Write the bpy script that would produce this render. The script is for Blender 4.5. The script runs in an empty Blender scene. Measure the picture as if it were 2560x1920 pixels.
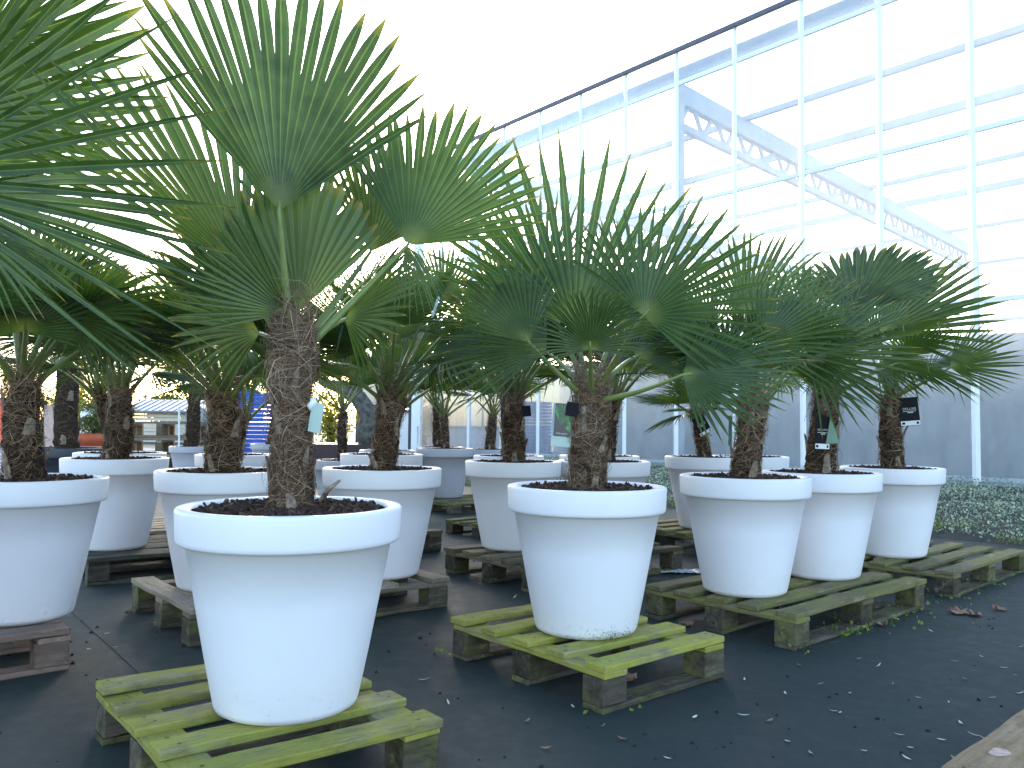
import bpy, bmesh, math, random
import numpy as np
from mathutils import Vector, Matrix, noise

C = bpy.context.scene.collection
R = math.radians
rng = np.random.default_rng(7)
random.seed(7)

# ------------------------------------------------------------------ camera
CAM_H = 0.8696
cam_d = bpy.data.cameras.new('camera')
cam = bpy.data.objects.new('camera', cam_d)
C.objects.link(cam)
cam_d.sensor_width = 36.0
cam_d.lens = 2079.2 / 2560 * 36
cam_d.clip_end = 2000
cam_d.clip_start = 0.05
PITCH, ROLL = 0.0482, 0.0112
cam.matrix_world = Matrix.Translation((0, 0, CAM_H)) @ Matrix.Rotation(math.pi / 2 + PITCH, 4, 'X') @ Matrix.Rotation(ROLL, 4, 'Z')
bpy.context.scene.camera = cam

# ------------------------------------------------------------------ world, sun, exposure
SUN_EL, SUN_AZ = 15.0, -6.0       # azimuth measured from the view direction (+Y), negative = left
w = bpy.data.worlds.new('World')
bpy.context.scene.world = w
w.use_nodes = True
nt = w.node_tree
sky = nt.nodes.new('ShaderNodeTexSky')
sky.sky_type = 'NISHITA'
sky.sun_disc = False
sky.sun_elevation = R(SUN_EL)
sky.sun_rotation = R(SUN_AZ)
sky.air_density = 1.0
sky.dust_density = 1.2
sky.ozone_density = 1.5
bg = nt.nodes['Background']
bg.inputs['Strength'].default_value = 0.15
nt.links.new(sky.outputs[0], bg.inputs[0])
sun_d = bpy.data.lights.new('sun', 'SUN')
sun_d.energy = 0.5
sun_d.angle = R(25)
sun_d.color = (1.0, 0.93, 0.90)
sun = bpy.data.objects.new('sun', sun_d)
C.objects.link(sun)
sd = Vector((math.sin(R(SUN_AZ)) * math.cos(R(SUN_EL)), math.cos(R(SUN_AZ)) * math.cos(R(SUN_EL)), math.sin(R(SUN_EL))))
sun.rotation_euler = sd.to_track_quat('Z', 'Y').to_euler()
vs = bpy.context.scene.view_settings
vs.view_transform = 'Standard'
vs.look = 'None'
vs.gamma = 1
vs.exposure = 2.43
bpy.context.scene.cycles.max_bounces = 10
bpy.context.scene.cycles.transparent_max_bounces = 24

# ------------------------------------------------------------------ helpers
FPX = 2079.2
def ray(x, y):
    """direction through a point of the 2212 x 1659 picture"""
    u, v = x * 2560 / 2212 - 1280, y * 2560 / 2212 - 960
    cr, sr = math.cos(ROLL), math.sin(ROLL)
    u, v = u * cr + v * sr, -u * sr + v * cr
    a, b = u / FPX, -v / FPX
    c, s = math.cos(PITCH), math.sin(PITCH)
    return np.array([a, c - b * s, s + b * c])
CO = np.array([0, 0, CAM_H])
def at(x, y, d):
    r = ray(x, y)
    return CO + r * (d / r[1])
def gnd(x, y, z=0.0):
    r = ray(x, y)
    return CO + r * ((z - CAM_H) / r[2])

def tag(o, label=None, cat=None, group=None, kind=None):
    if label: o['label'] = label
    if cat: o['category'] = cat
    if group: o['group'] = group
    if kind: o['kind'] = kind
    return o
def empty(name, loc, rz=0):
    o = bpy.data.objects.new(name, None)
    o.empty_display_size = 0.1
    C.objects.link(o)
    o.location = loc
    o.rotation_euler = (0, 0, rz)
    return o
def link(name, me, parent=None, loc=(0, 0, 0), rot=(0, 0, 0)):
    o = bpy.data.objects.new(name, me)
    C.objects.link(o)
    o.location = loc
    o.rotation_euler = rot
    if parent: o.parent = parent
    return o
def mk(name, V, F, mat, parent=None, loc=(0, 0, 0), smooth=False, attrs=None):
    me = bpy.data.meshes.new(name)
    me.from_pydata(np.asarray(V, dtype=float).tolist(), [], F if isinstance(F, list) else F.tolist())
    if attrs:
        for k, a in attrs.items():
            at_ = me.attributes.new(k, 'FLOAT', 'POINT')
            at_.data.foreach_set('value', np.asarray(a, dtype=np.float32))
    if smooth:
        me.polygons.foreach_set('use_smooth', [True] * len(me.polygons))
    for m in (mat if isinstance(mat, (list, tuple)) else [mat]):
        me.materials.append(m)
    me.update()
    return link(name, me, parent, loc)
class MB:
    """collects vertices and faces of one mesh"""
    def __init__(s): s.V, s.F, s.M = [], [], []
    def add(s, V, F, m=0):
        o = len(s.V)
        s.V += [tuple(v) for v in V]
        s.F += [tuple(i + o for i in f) for f in F]
        s.M += [m] * len(F)
    def box(s, a, b, m=0):
        x0, y0, z0 = a; x1, y1, z1 = b
        s.add([(x0, y0, z0), (x1, y0, z0), (x1, y1, z0), (x0, y1, z0), (x0, y0, z1), (x1, y0, z1), (x1, y1, z1), (x0, y1, z1)],
              [(0, 3, 2, 1), (4, 5, 6, 7), (0, 1, 5, 4), (1, 2, 6, 5), (2, 3, 7, 6), (3, 0, 4, 7)], m)
    def bar(s, p, q, w, h, m=0):
        p, q = Vector(p), Vector(q)
        d = (q - p).normalized()
        up = Vector((0, 0, 1)) if abs(d.z) < 0.95 else Vector((0, 1, 0))
        a = d.cross(up).normalized() * w / 2
        b = a.cross(d).normalized() * h / 2
        s.add([p - a - b, p + a - b, p + a + b, p - a + b, q - a - b, q + a - b, q + a + b, q - a + b],
              [(0, 1, 2, 3), (7, 6, 5, 4), (0, 4, 5, 1), (1, 5, 6, 2), (2, 6, 7, 3), (3, 7, 4, 0)], m)
    def tube(s, pts, rad, n=8, m=0, cap=True):
        pts = [Vector(p) for p in pts]
        if not isinstance(rad, (list, tuple)): rad = [rad] * len(pts)
        V, F = [], []
        ref = Vector((0.3, 0.9, 0.2)).normalized()
        for i, p in enumerate(pts):
            d = (pts[min(i + 1, len(pts) - 1)] - pts[max(i - 1, 0)]).normalized()
            a = d.cross(ref)
            if a.length < 1e-3: a = d.cross(Vector((1, 0, 0)))
            a.normalize(); b = d.cross(a)
            for k in range(n):
                t = 2 * math.pi * k / n
                V.append(p + (a * math.cos(t) + b * math.sin(t)) * rad[i])
        for i in range(len(pts) - 1):
            for k in range(n):
                F.append((i * n + k, i * n + (k + 1) % n, (i + 1) * n + (k + 1) % n, (i + 1) * n + k))
        if cap:
            F.append(tuple(range(n))[::-1]); F.append(tuple((len(pts) - 1) * n + k for k in range(n)))
        s.add(V, F, m)
    def lathe(s, prof, n=48, m=0, c=(0, 0, 0)):
        V, F = [], []
        for r, z in prof:
            for k in range(n):
                t = 2 * math.pi * k / n
                V.append((c[0] + r * math.cos(t), c[1] + r * math.sin(t), c[2] + z))
        for i in range(len(prof) - 1):
            for k in range(n):
                F.append((i * n + k, i * n + (k + 1) % n, (i + 1) * n + (k + 1) % n, (i + 1) * n + k))
        s.add(V, F, m)
    def mesh(s, name, mats, smooth=False, bevel=0, jitter=0):
        me = bpy.data.meshes.new(name)
        me.from_pydata(s.V, [], s.F)
        for m in (mats if isinstance(mats, (list, tuple)) else [mats]): me.materials.append(m)
        me.polygons.foreach_set('material_index', s.M)
        if bevel:
            bm = bmesh.new(); bm.from_mesh(me)
            bmesh.ops.bevel(bm, geom=bm.edges[:], offset=bevel, segments=2, affect='EDGES', profile=0.5)
            bm.to_mesh(me); bm.free()
        if smooth:
            me.polygons.foreach_set('use_smooth', [True] * len(me.polygons))
        me.update()
        return me
    def build(s, name, mats, parent=None, loc=(0, 0, 0), smooth=False, bevel=0):
        return link(name, s.mesh(name, mats, smooth, bevel), parent, loc)

# ------------------------------------------------------------------ materials
class NT:
    def __init__(s, name):
        s.m = bpy.data.materials.new(name); s.m.use_nodes = True
        s.t = s.m.node_tree; s.b = s.t.nodes['Principled BSDF']; s.o = s.t.nodes['Material Output']
    def n(s, typ, **kw):
        x = s.t.nodes.new(typ)
        for k, v in kw.items(): setattr(x, k, v)
        return x
    def l(s, a, b): s.t.links.new(a, b)
    def coord(s, kind='Object', scale=(1, 1, 1), loc=None, rnd=False):
        tc = s.n('ShaderNodeTexCoord'); mp = s.n('ShaderNodeMapping')
        mp.inputs['Scale'].default_value = scale
        s.l(tc.outputs[kind], mp.inputs['Vector'])
        if rnd:
            oi = s.n('ShaderNodeObjectInfo'); mu = s.n('ShaderNodeMath', operation='MULTIPLY'); mu.inputs[1].default_value = 37.0
            s.l(oi.outputs['Random'], mu.inputs[0])
            cx = s.n('ShaderNodeCombineXYZ'); s.l(mu.outputs[0], cx.inputs[0]); s.l(mu.outputs[0], cx.inputs[1]); s.l(mu.outputs[0], cx.inputs[2])
            s.l(cx.outputs[0], mp.inputs['Location'])
        return mp.outputs[0]
    def noise(s, vec, scale, detail=4, rough=0.55):
        x = s.n('ShaderNodeTexNoise'); x.inputs['Scale'].default_value = scale; x.inputs['Detail'].default_value = detail
        x.inputs['Roughness'].default_value = rough; s.l(vec, x.inputs['Vector']); return x.outputs['Fac']
    def ramp(s, fac, stops):
        x = s.n('ShaderNodeValToRGB'); e = x.color_ramp.elements
        while len(e) < len(stops): e.new(0.5)
        for i, (p, c) in enumerate(stops):
            e[i].position = p; e[i].color = (*c, 1) if len(c) == 3 else c
        s.l(fac, x.inputs[0]); return x.outputs[0]
    def fr(s, fac, a, b):
        x = s.n('ShaderNodeMapRange'); x.inputs[1].default_value = a; x.inputs[2].default_value = b
        s.l(fac, x.inputs[0]); return x.outputs[0]
    def mix(s, fac, a, b, blend='MIX'):
        x = s.n('ShaderNodeMix', data_type='RGBA', blend_type=blend)
        for sock, v in ((x.inputs[0], fac), (x.inputs[6], a), (x.inputs[7], b)):
            if isinstance(v, (int, float)): sock.default_value = v
            elif isinstance(v, tuple): sock.default_value = (*v, 1)
            else: s.l(v, sock)
        return x.outputs[2]
    def math(s, op, a, b):
        x = s.n('ShaderNodeMath', operation=op)
        for i, v in enumerate((a, b)):
            if isinstance(v, (int, float)): x.inputs[i].default_value = v
            else: s.l(v, x.inputs[i])
        return x.outputs[0]
    def bump(s, h, strength=0.3, dist=0.01):
        x = s.n('ShaderNodeBump'); x.inputs['Strength'].default_value = strength; x.inputs['Distance'].default_value = dist
        s.l(h, x.inputs['Height']); s.l(x.outputs[0], s.b.inputs['Normal'])
    def base(s, c):
        if isinstance(c, tuple): s.b.inputs['Base Color'].default_value = (*c, 1)
        else: s.l(c, s.b.inputs['Base Color'])
    def rough(s, v):
        if isinstance(v, (int, float)): s.b.inputs['Roughness'].default_value = v
        else: s.l(v, s.b.inputs['Roughness'])
    def spec(s, v): s.b.inputs['Specular IOR Level'].default_value = v

def simple(name, col, rough=0.6, var=0.15, scale=20, bump=0.0, metal=0.0, spec=0.5):
    m = NT(name)
    v = m.coord('Object', rnd=True)
    f = m.noise(v, scale, 5)
    lo = tuple(c * (1 - var) for c in col); hi = tuple(min(1, c * (1 + var)) for c in col)
    m.base(m.ramp(f, [(0.3, lo), (0.7, hi)])); m.rough(rough); m.spec(spec)
    m.b.inputs['Metallic'].default_value = metal
    if bump: m.bump(f, bump, 0.01)
    return m.m

def mat_pot(name, col, dirt=0.35):
    m = NT(name)
    v = m.coord('Object', rnd=True)
    spk = m.noise(v, 160, 2, 0.6)
    big = m.noise(v, 5, 4)
    c = m.ramp(big, [(0.3, tuple(x * 0.955 for x in col)), (0.7, col)])
    # dirt splashes near the foot
    tc = m.n('ShaderNodeTexCoord'); sp = m.n('ShaderNodeSeparateXYZ'); m.l(tc.outputs['Object'], sp.inputs[0])
    low = m.fr(sp.outputs[2], 0.13, 0.0)
    d = m.noise(v, 55, 6, 0.75)
    dm = m.math('MULTIPLY', m.fr(d, 0.56, 0.70), low)
    c = m.mix(m.math('MULTIPLY', dm, dirt), c, (0.22, 0.2, 0.14))
    scuff = m.noise(v, 9, 8, 0.8)
    c = m.mix(m.math('MULTIPLY', m.fr(scuff, 0.66, 0.75), 0.18), c, (0.4, 0.4, 0.38))
    m.base(c); m.rough(0.42); m.spec(0.4)
    m.bump(spk, 0.08, 0.002)
    return m.m

def mat_wood(name, c1, c2, algae=0.5, alg=(0.30, 0.31, 0.035), dark=0.25, worn=0.35):
    m = NT(name)
    v = m.coord('Object', (1.2, 14, 14), rnd=True)
    v2 = m.coord('Object', (1, 1.6, 1.6), rnd=True)
    g = m.noise(v, 4, 6, 0.65)
    c = m.ramp(g, [(0.3, c1), (0.7, c2)])
    a = m.noise(v2, 5, 6, 0.6)
    c = m.mix(m.math('MULTIPLY', m.fr(a, 0.56 - 0.3 * algae, 0.74 - 0.3 * algae), min(1.0, 0.35 + algae * 0.6)), c, alg)
    d = m.noise(v2, 11, 6, 0.7)
    c = m.mix(m.math('MULTIPLY', m.fr(d, 0.5, 0.7), min(1, dark * 1.8)), c, (0.045, 0.038, 0.022))
    k = m.noise(v, 16, 3, 0.5)
    c = m.mix(m.math('MULTIPLY', m.fr(k, 0.6, 0.72), 0.4), c, tuple(x * 0.45 for x in c1))
    oi = m.n('ShaderNodeObjectInfo')
    rv = m.ramp(oi.outputs['Random'], [(0.0, (0.52,) * 3), (0.35, (0.80,) * 3), (0.7, (0.98,) * 3), (1.0, (1.12,) * 3)])
    c = m.mix(1.0, c, rv, 'MULTIPLY')
    fg = m.noise(m.coord('Object', (2.0, 60, 60), rnd=True), 5, 3, 0.6)
    c = m.mix(m.math('MULTIPLY', m.fr(fg, 0.55, 0.72), 0.45), c, tuple(x * 0.35 for x in c1))
    wn = m.noise(m.coord('Object', (1.5, 5, 5), rnd=True), 4, 5, 0.65)
    c = m.mix(m.math('MULTIPLY', m.fr(wn, 0.60, 0.70), worn), c, (0.44, 0.38, 0.28))
    m.base(c); m.rough(0.85); m.spec(0.25)
    m.bump(g, 0.7, 0.005)
    return m.m

def mat_leaf():
    m = NT('palm_leaf')
    oi = m.n('ShaderNodeObjectInfo')
    au = m.n('ShaderNodeAttribute', attribute_name='u'); atn = m.n('ShaderNodeAttribute', attribute_name='t')
    v = m.coord('Object', rnd=True)
    f = m.noise(v, 14, 4)
    c = m.mix(m.fr(f, 0.3, 0.75), oi.outputs['Color'], m.mix(0.55, oi.outputs['Color'], (0.075, 0.13, 0.035)))
    # fine length-wise veins and the pale midrib
    wv = m.math('SINE', m.math('MULTIPLY', au.outputs['Fac'], 55.0), 0.0)
    c = m.mix(m.math('MULTIPLY', m.fr(wv, -0.2, 1.0), 0.16), c, (0.10, 0.16, 0.07))
    rib = m.math('ABSOLUTE', m.math('SUBTRACT', au.outputs['Fac'], 0.5), 0.0)
    c = m.mix(m.math('MULTIPLY', m.fr(rib, 0.10, 0.02), 0.5), c, (0.17, 0.22, 0.085))
    # yellowing and brown dry tips, uneven
    tn = m.math('ADD', atn.outputs['Fac'], m.math('MULTIPLY', m.math('SUBTRACT', f, 0.5), 0.16))
    c = m.mix(m.fr(tn, 0.88, 0.97), c, (0.20, 0.17, 0.03))
    c = m.mix(m.fr(tn, 0.975, 1.0), c, (0.07, 0.04, 0.025))
    # yellow green heart where the blade meets the stalk
    c = m.mix(m.math('MULTIPLY', m.fr(atn.outputs['Fac'], 0.16, 0.0), 0.75), c, (0.22, 0.24, 0.07))
    m.base(c); m.rough(0.36); m.spec(0.42)
    tr = m.n('ShaderNodeBsdfTranslucent')
    m.l(m.mix(1.0, c, (2.2, 2.5, 1.2), 'MULTIPLY'), tr.inputs['Color'])
    mx = m.n('ShaderNodeMixShader'); mx.inputs[0].default_value = 0.30
    m.l(m.b.outputs[0], mx.inputs[1]); m.l(tr.outputs[0], mx.inputs[2]); m.l(mx.outputs[0], m.o.inputs['Surface'])
    return m.m
def mat_petiole():
    m = NT('palm_petiole')
    oi = m.n('ShaderNodeObjectInfo')
    v = m.coord('Object', (1, 1, 1), rnd=True)
    f = m.noise(v, 30, 4)
    m.base(m.mix(m.fr(f, 0.3, 0.8), oi.outputs['Color'], (0.19, 0.23, 0.07))); m.rough(0.4)
    return m.m
def mat_trunk():
    m = NT('palm_trunk_fibre_bark')
    v = m.coord('Object', (1, 1, 3.2), rnd=True)
    f = m.noise(v, 24, 8, 0.75)
    g = m.noise(v, 6, 3)
    c = m.ramp(f, [(0.3, (0.014, 0.009, 0.007)), (0.55, (0.06, 0.040, 0.028)), (0.75, (0.16, 0.115, 0.085))])
    c = m.mix(m.math('MULTIPLY', m.fr(g, 0.55, 0.75), 0.5), c, (0.035, 0.03, 0.018))
    m.base(c); m.rough(0.95); m.spec(0.1); m.bump(f, 1.0, 0.02)
    return m.m
def mat_fibre():
    m = NT('palm_fibre')
    at_ = m.n('ShaderNodeAttribute', attribute_name='t')
    m.base(m.ramp(at_.outputs['Fac'], [(0.0, (0.035, 0.021, 0.014)), (0.45, (0.155, 0.092, 0.058)), (0.78, (0.34, 0.225, 0.15)), (1.0, (0.56, 0.43, 0.29))]))
    m.rough(0.8); m.spec(0.2)
    return m.m
def mat_soil():
    m = NT('bark_soil')
    v = m.coord('Object', rnd=True)
    f = m.noise(v, 60, 6, 0.7)
    at_ = m.n('ShaderNodeAttribute', attribute_name='t')
    c = m.ramp(f, [(0.3, (0.020, 0.011, 0.008)), (0.7, (0.075, 0.044, 0.032))])
    c = m.mix(m.math('MULTIPLY', m.fr(at_.outputs['Fac'], 0.55, 1.0), 0.8), c, (0.17, 0.10, 0.07))
    m.base(c); m.rough(0.9); m.spec(0.2); m.bump(f, 0.8, 0.01)
    return m.m
def mat_ground():
    m = NT('woven_ground_fabric')
    v = m.coord('Object')
    big = m.noise(v, 0.9, 6, 0.6)
    fine = m.noise(v, 300, 3, 0.6)
    med = m.noise(v, 14, 6, 0.7)
    c = m.ramp(big, [(0.3, (0.021, 0.030, 0.0285)), (0.7, (0.034, 0.045, 0.041))])
    c = m.mix(m.math('MULTIPLY', m.fr(med, 0.5, 0.8), 0.5), c, (0.045, 0.05, 0.045))
    gr = m.noise(v, 1.7, 5, 0.65)
    c = m.mix(m.math('MULTIPLY', m.fr(gr, 0.56, 0.75), 0.5), c, (0.020, 0.034, 0.015))
    m.base(c); m.rough(m.ramp(med, [(0.3, (0.62,) * 3), (0.7, (0.82,) * 3)])); m.spec(0.24)
    m.bump(fine, 0.35, 0.002)
    return m.m
def mat_concrete(name, a, b):
    m = NT(name)
    v = m.coord('Object'); v2 = m.coord('Object', (1, 1, 0.22))
    f = m.noise(v, 2.2, 8, 0.7); st = m.noise(v2, 5, 6, 0.7); p = m.noise(v, 22, 3)
    c = m.ramp(f, [(0.3, a), (0.7, b)])
    c = m.mix(m.math('MULTIPLY', m.fr(st, 0.45, 0.7), 0.7), c, tuple(x * 0.6 for x in a))
    c = m.mix(m.math('MULTIPLY', m.fr(p, 0.66, 0.72), 0.5), c, tuple(x * 0.4 for x in a))
    m.base(c); m.rough(0.9); m.bump(f, 0.2, 0.01)
    return m.m
def mat_glass():
    m = NT('greenhouse_glass')
    v = m.coord('Object', (1, 1, 0.5))
    f = m.noise(v, 1.3, 6, 0.65)
    tb = m.n('ShaderNodeBsdfTransparent'); tb.inputs[0].default_value = (0.93, 0.96, 0.97, 1)
    df = m.n('ShaderNodeBsdfDiffuse'); df.inputs[0].default_value = (0.75, 0.78, 0.82, 1)
    tl = m.n('ShaderNodeBsdfTranslucent'); tl.inputs[0].default_value = (0.8, 0.85, 0.9, 1)
    ms = m.n('ShaderNodeMixShader'); ms.inputs[0].default_value = 0.75
    m.l(df.outputs[0], ms.inputs[1]); m.l(tl.outputs[0], ms.inputs[2])
    m1 = m.n('ShaderNodeMixShader')
    m.l(m.fr(f, -1.2, 2.8), m1.inputs[0])            # dust film, 0.38 .. 0.46
    x = m1.inputs[0].links[0].from_node
    x.inputs[1].default_value = 0.2; x.inputs[2].default_value = 0.8; x.inputs[3].default_value = 0.24; x.inputs[4].default_value = 0.42
    m.l(tb.outputs[0], m1.inputs[1]); m.l(ms.outputs[0], m1.inputs[2])
    gl = m.n('ShaderNodeBsdfGlossy'); gl.inputs['Roughness'].default_value = 0.03
    fn = m.n('ShaderNodeFresnel'); fn.inputs[0].default_value = 1.35
    m2 = m.n('ShaderNodeMixShader'); m.l(m.math('MULTIPLY', fn.outputs[0], 0.28), m2.inputs[0]); m.l(m1.outputs[0], m2.inputs[1]); m.l(gl.outputs[0], m2.inputs[2])
    m.l(m2.outputs[0], m.o.inputs['Surface'])
    return m.m
def mat_foliage(name, a, b, trans=0.25):
    m = NT(name)
    at_ = m.n('ShaderNodeAttribute', attribute_name='t')
    c = m.ramp(at_.outputs['Fac'], [(0.0, a), (1.0, b)])
    m.base(c); m.rough(0.55)
    tr = m.n('ShaderNodeBsdfTranslucent'); m.l(m.mix(1.0, c, (1.7, 1.8, 1.2), 'MULTIPLY'), tr.inputs['Color'])
    mx = m.n('ShaderNodeMixShader'); mx.inputs[0].default_value = trans
    m.l(m.b.outputs[0], mx.inputs[1]); m.l(tr.outputs[0], mx.inputs[2]); m.l(mx.outputs[0], m.o.inputs['Surface'])
    return m.m

M = {}
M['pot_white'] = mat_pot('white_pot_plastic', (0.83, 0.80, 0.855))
M['pot_grey'] = mat_pot('light_grey_pot_plastic', (0.45, 0.44, 0.48))
M['pot_dark'] = mat_pot('dark_grey_pot_plastic', (0.045, 0.05, 0.065))
M['soil'] = mat_soil()
M['leaf'] = mat_leaf()
M['petiole'] = mat_petiole()
M['trunk'] = mat_trunk()
M['fibre'] = mat_fibre()
M['stub'] = simple('dry_leaf_base', (0.23, 0.175, 0.135), 0.9, 0.6, 55, 0.6, spec=0.15)
M['ground'] = mat_ground()
M['wood_green'] = mat_wood('algae_green_wood', (0.17, 0.145, 0.085), (0.36, 0.31, 0.20), 0.78, (0.34, 0.325, 0.045), 0.22, 0.7)
M['wood_olive'] = mat_wood('olive_weathered_wood', (0.12, 0.10, 0.055), (0.24, 0.20, 0.12), 0.55, (0.19, 0.19, 0.04))
M['wood_brown'] = mat_wood('brown_weathered_wood', (0.10, 0.075, 0.05), (0.22, 0.17, 0.115), 0.15, (0.16, 0.15, 0.05), 0.4)
M['wood_pale'] = mat_wood('pale_weathered_wood', (0.22, 0.17, 0.125), (0.38, 0.31, 0.24), 0.15, (0.26, 0.25, 0.08), 0.3)
M['wood_warm'] = mat_wood('warm_bare_wood', (0.38, 0.23, 0.12), (0.56, 0.40, 0.24), 0.2, (0.36, 0.32, 0.10), 0.25)
M['wood_dark'] = mat_wood('dark_wet_wood', (0.03, 0.027, 0.022), (0.11, 0.10, 0.08), 0.1, (0.11, 0.12, 0.04), 0.6)
M['wood_red'] = mat_wood('reddish_bare_wood', (0.20, 0.125, 0.10), (0.34, 0.24, 0.20), 0.05, (0.2, 0.18, 0.08), 0.3)
M['block'] = mat_wood('damp_block_wood', (0.05, 0.04, 0.03), (0.15, 0.12, 0.09), 0.3, (0.20, 0.21, 0.05), 0.55)
M['nail'] = simple('rusty_nail_head', (0.035, 0.022, 0.015), 0.7)
M['glass'] = mat_glass()
M['white_metal'] = simple('white_painted_metal', (0.86, 0.86, 0.86), 0.45, 0.03, 8)
M['steel'] = simple('galvanised_steel', (0.46, 0.49, 0.55), 0.5, 0.12, 5, metal=0.2)
M['gutter'] = simple('dark_gutter_metal', (0.10, 0.105, 0.14), 0.4, 0.2, 6)
M['concrete'] = mat_concrete('grey_concrete', (0.33, 0.32, 0.315), (0.50, 0.49, 0.48))
M['floor'] = mat_concrete('greenhouse_floor_concrete', (0.28, 0.28, 0.28), (0.36, 0.36, 0.36))
M['paving'] = mat_concrete('pale_yard_paving', (0.24, 0.23, 0.23), (0.34, 0.33, 0.33))
M['black_card'] = simple('black_card', (0.008, 0.007, 0.012), 0.65, 0.1, 10, spec=0.2)
M['white_card'] = simple('white_card', (0.72, 0.74, 0.76), 0.5, 0.03, 10)
M['mint_card'] = simple('mint_card', (0.46, 0.58, 0.53), 0.45, 0.05, 10)
M['silver_ink'] = simple('silver_ink', (0.55, 0.58, 0.56), 0.5, 0.05, 30)
M['white_plastic'] = simple('white_plastic', (0.8, 0.81, 0.83), 0.4, 0.04, 12)
M['blue_plastic'] = simple('blue_crate_plastic', (0.035, 0.12, 0.52), 0.45, 0.15, 4)
M['orange_pot'] = simple('orange_terracotta_plastic', (0.42, 0.085, 0.03), 0.55, 0.15, 6)
M['maroon'] = simple('dark_maroon_steel', (0.035, 0.012, 0.018), 0.5, 0.2, 6)
M['bark'] = simple('grey_olive_bark', (0.10, 0.095, 0.085), 0.95, 0.6, 14, 1.0)
M['brown_bark'] = simple('brown_bark', (0.07, 0.05, 0.035), 0.95, 0.5, 14, 0.8)
M['f_yellow'] = mat_foliage('yellow_green_foliage', (0.10, 0.11, 0.015), (0.42, 0.36, 0.03), 0.35)
M['f_conifer'] = mat_foliage('dark_conifer_foliage', (0.025, 0.045, 0.022), (0.08, 0.12, 0.06))
M['f_green'] = mat_foliage('hedge_foliage', (0.035, 0.06, 0.018), (0.13, 0.17, 0.04))
M['f_olive'] = mat_foliage('olive_foliage', (0.035, 0.05, 0.03), (0.12, 0.15, 0.09))
M['f_grey'] = mat_foliage('grey_green_groundcover', (0.09, 0.13, 0.085), (0.46, 0.53, 0.42), 0.2)
M['f_moss'] = mat_foliage('bright_moss', (0.07, 0.11, 0.01), (0.22, 0.28, 0.03), 0.2)
M['bed'] = simple('damp_bed_soil', (0.03, 0.03, 0.022), 0.95, 0.4, 9, 0.5)
M['litter_pale'] = simple('pale_fallen_leaf', (0.50, 0.54, 0.42), 0.6, 0.12, 30)
M['litter_green'] = simple('green_fallen_leaf', (0.24, 0.30, 0.13), 0.6, 0.15, 30)
M['litter_brown'] = simple('brown_fallen_leaf', (0.26, 0.14, 0.085), 0.7, 0.25, 30)
M['crumb'] = simple('dark_soil_crumb', (0.012, 0.010, 0.010), 0.9, 0.3, 50)
M['cladding'] = simple('sunlit_tone_timber_cladding', (0.85, 0.70, 0.56), 0.7, 0.08, 3)  # warm low sun on the boards is put into this bright base colour
M['metal_roof'] = simple('blue_grey_metal_roof', (0.20, 0.23, 0.30), 0.35, 0.12, 2, metal=0.3)
M['grey_sheet'] = simple('grey_sheet_metal', (0.30, 0.34, 0.38), 0.5, 0.1, 3)
M['sunset_glazing'] = simple('sunset_tinted_door_glazing', (0.75, 0.60, 0.46), 0.35, 0.05, 2)  # sunset reflection in the door glass, painted as a plain peach colour
M['frame_dark'] = simple('dark_door_frame', (0.07, 0.065, 0.085), 0.5, 0.1, 4)

# ------------------------------------------------------------------ ground
g = MB(); g.box((-260, -30, -0.3), (260, 500, 0.0)); o = g.build('ground', M['ground']); tag(o, kind='structure')
YV = np.array([-math.sin(R(39)), math.cos(R(39)), 0.0])      # along the greenhouse wall
NV = np.array([math.cos(R(39)), math.sin(R(39)), 0.0])       # into the greenhouse
yard = MB()
p0 = np.array([-1.0, 13.2, 0.0])
corners = [p0, p0 - NV * 60 + YV * 2, p0 - NV * 60 + YV * 120, p0 + YV * 120]
yard.add([c + [0, 0, 0.004] for c in corners], [(0, 3, 2, 1)])
tag(yard.build('paved_yard', M['paving']), kind='structure')
# seams of the fabric strips, lapped edges that stand a few millimetres proud
seam = MB()
qa, qb = gnd(137, 1306), gnd(298, 1451)
seam.bar(qa + (qa - qb) * 0.8 + [0, 0, 0.002], qb + (qb - qa) * 0.3 + [0, 0, 0.002], 0.003, 0.003)
tag(seam.build('fabric_seam', simple('pale_seam', (0.07, 0.08, 0.085), 0.9)), kind='structure')

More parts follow.
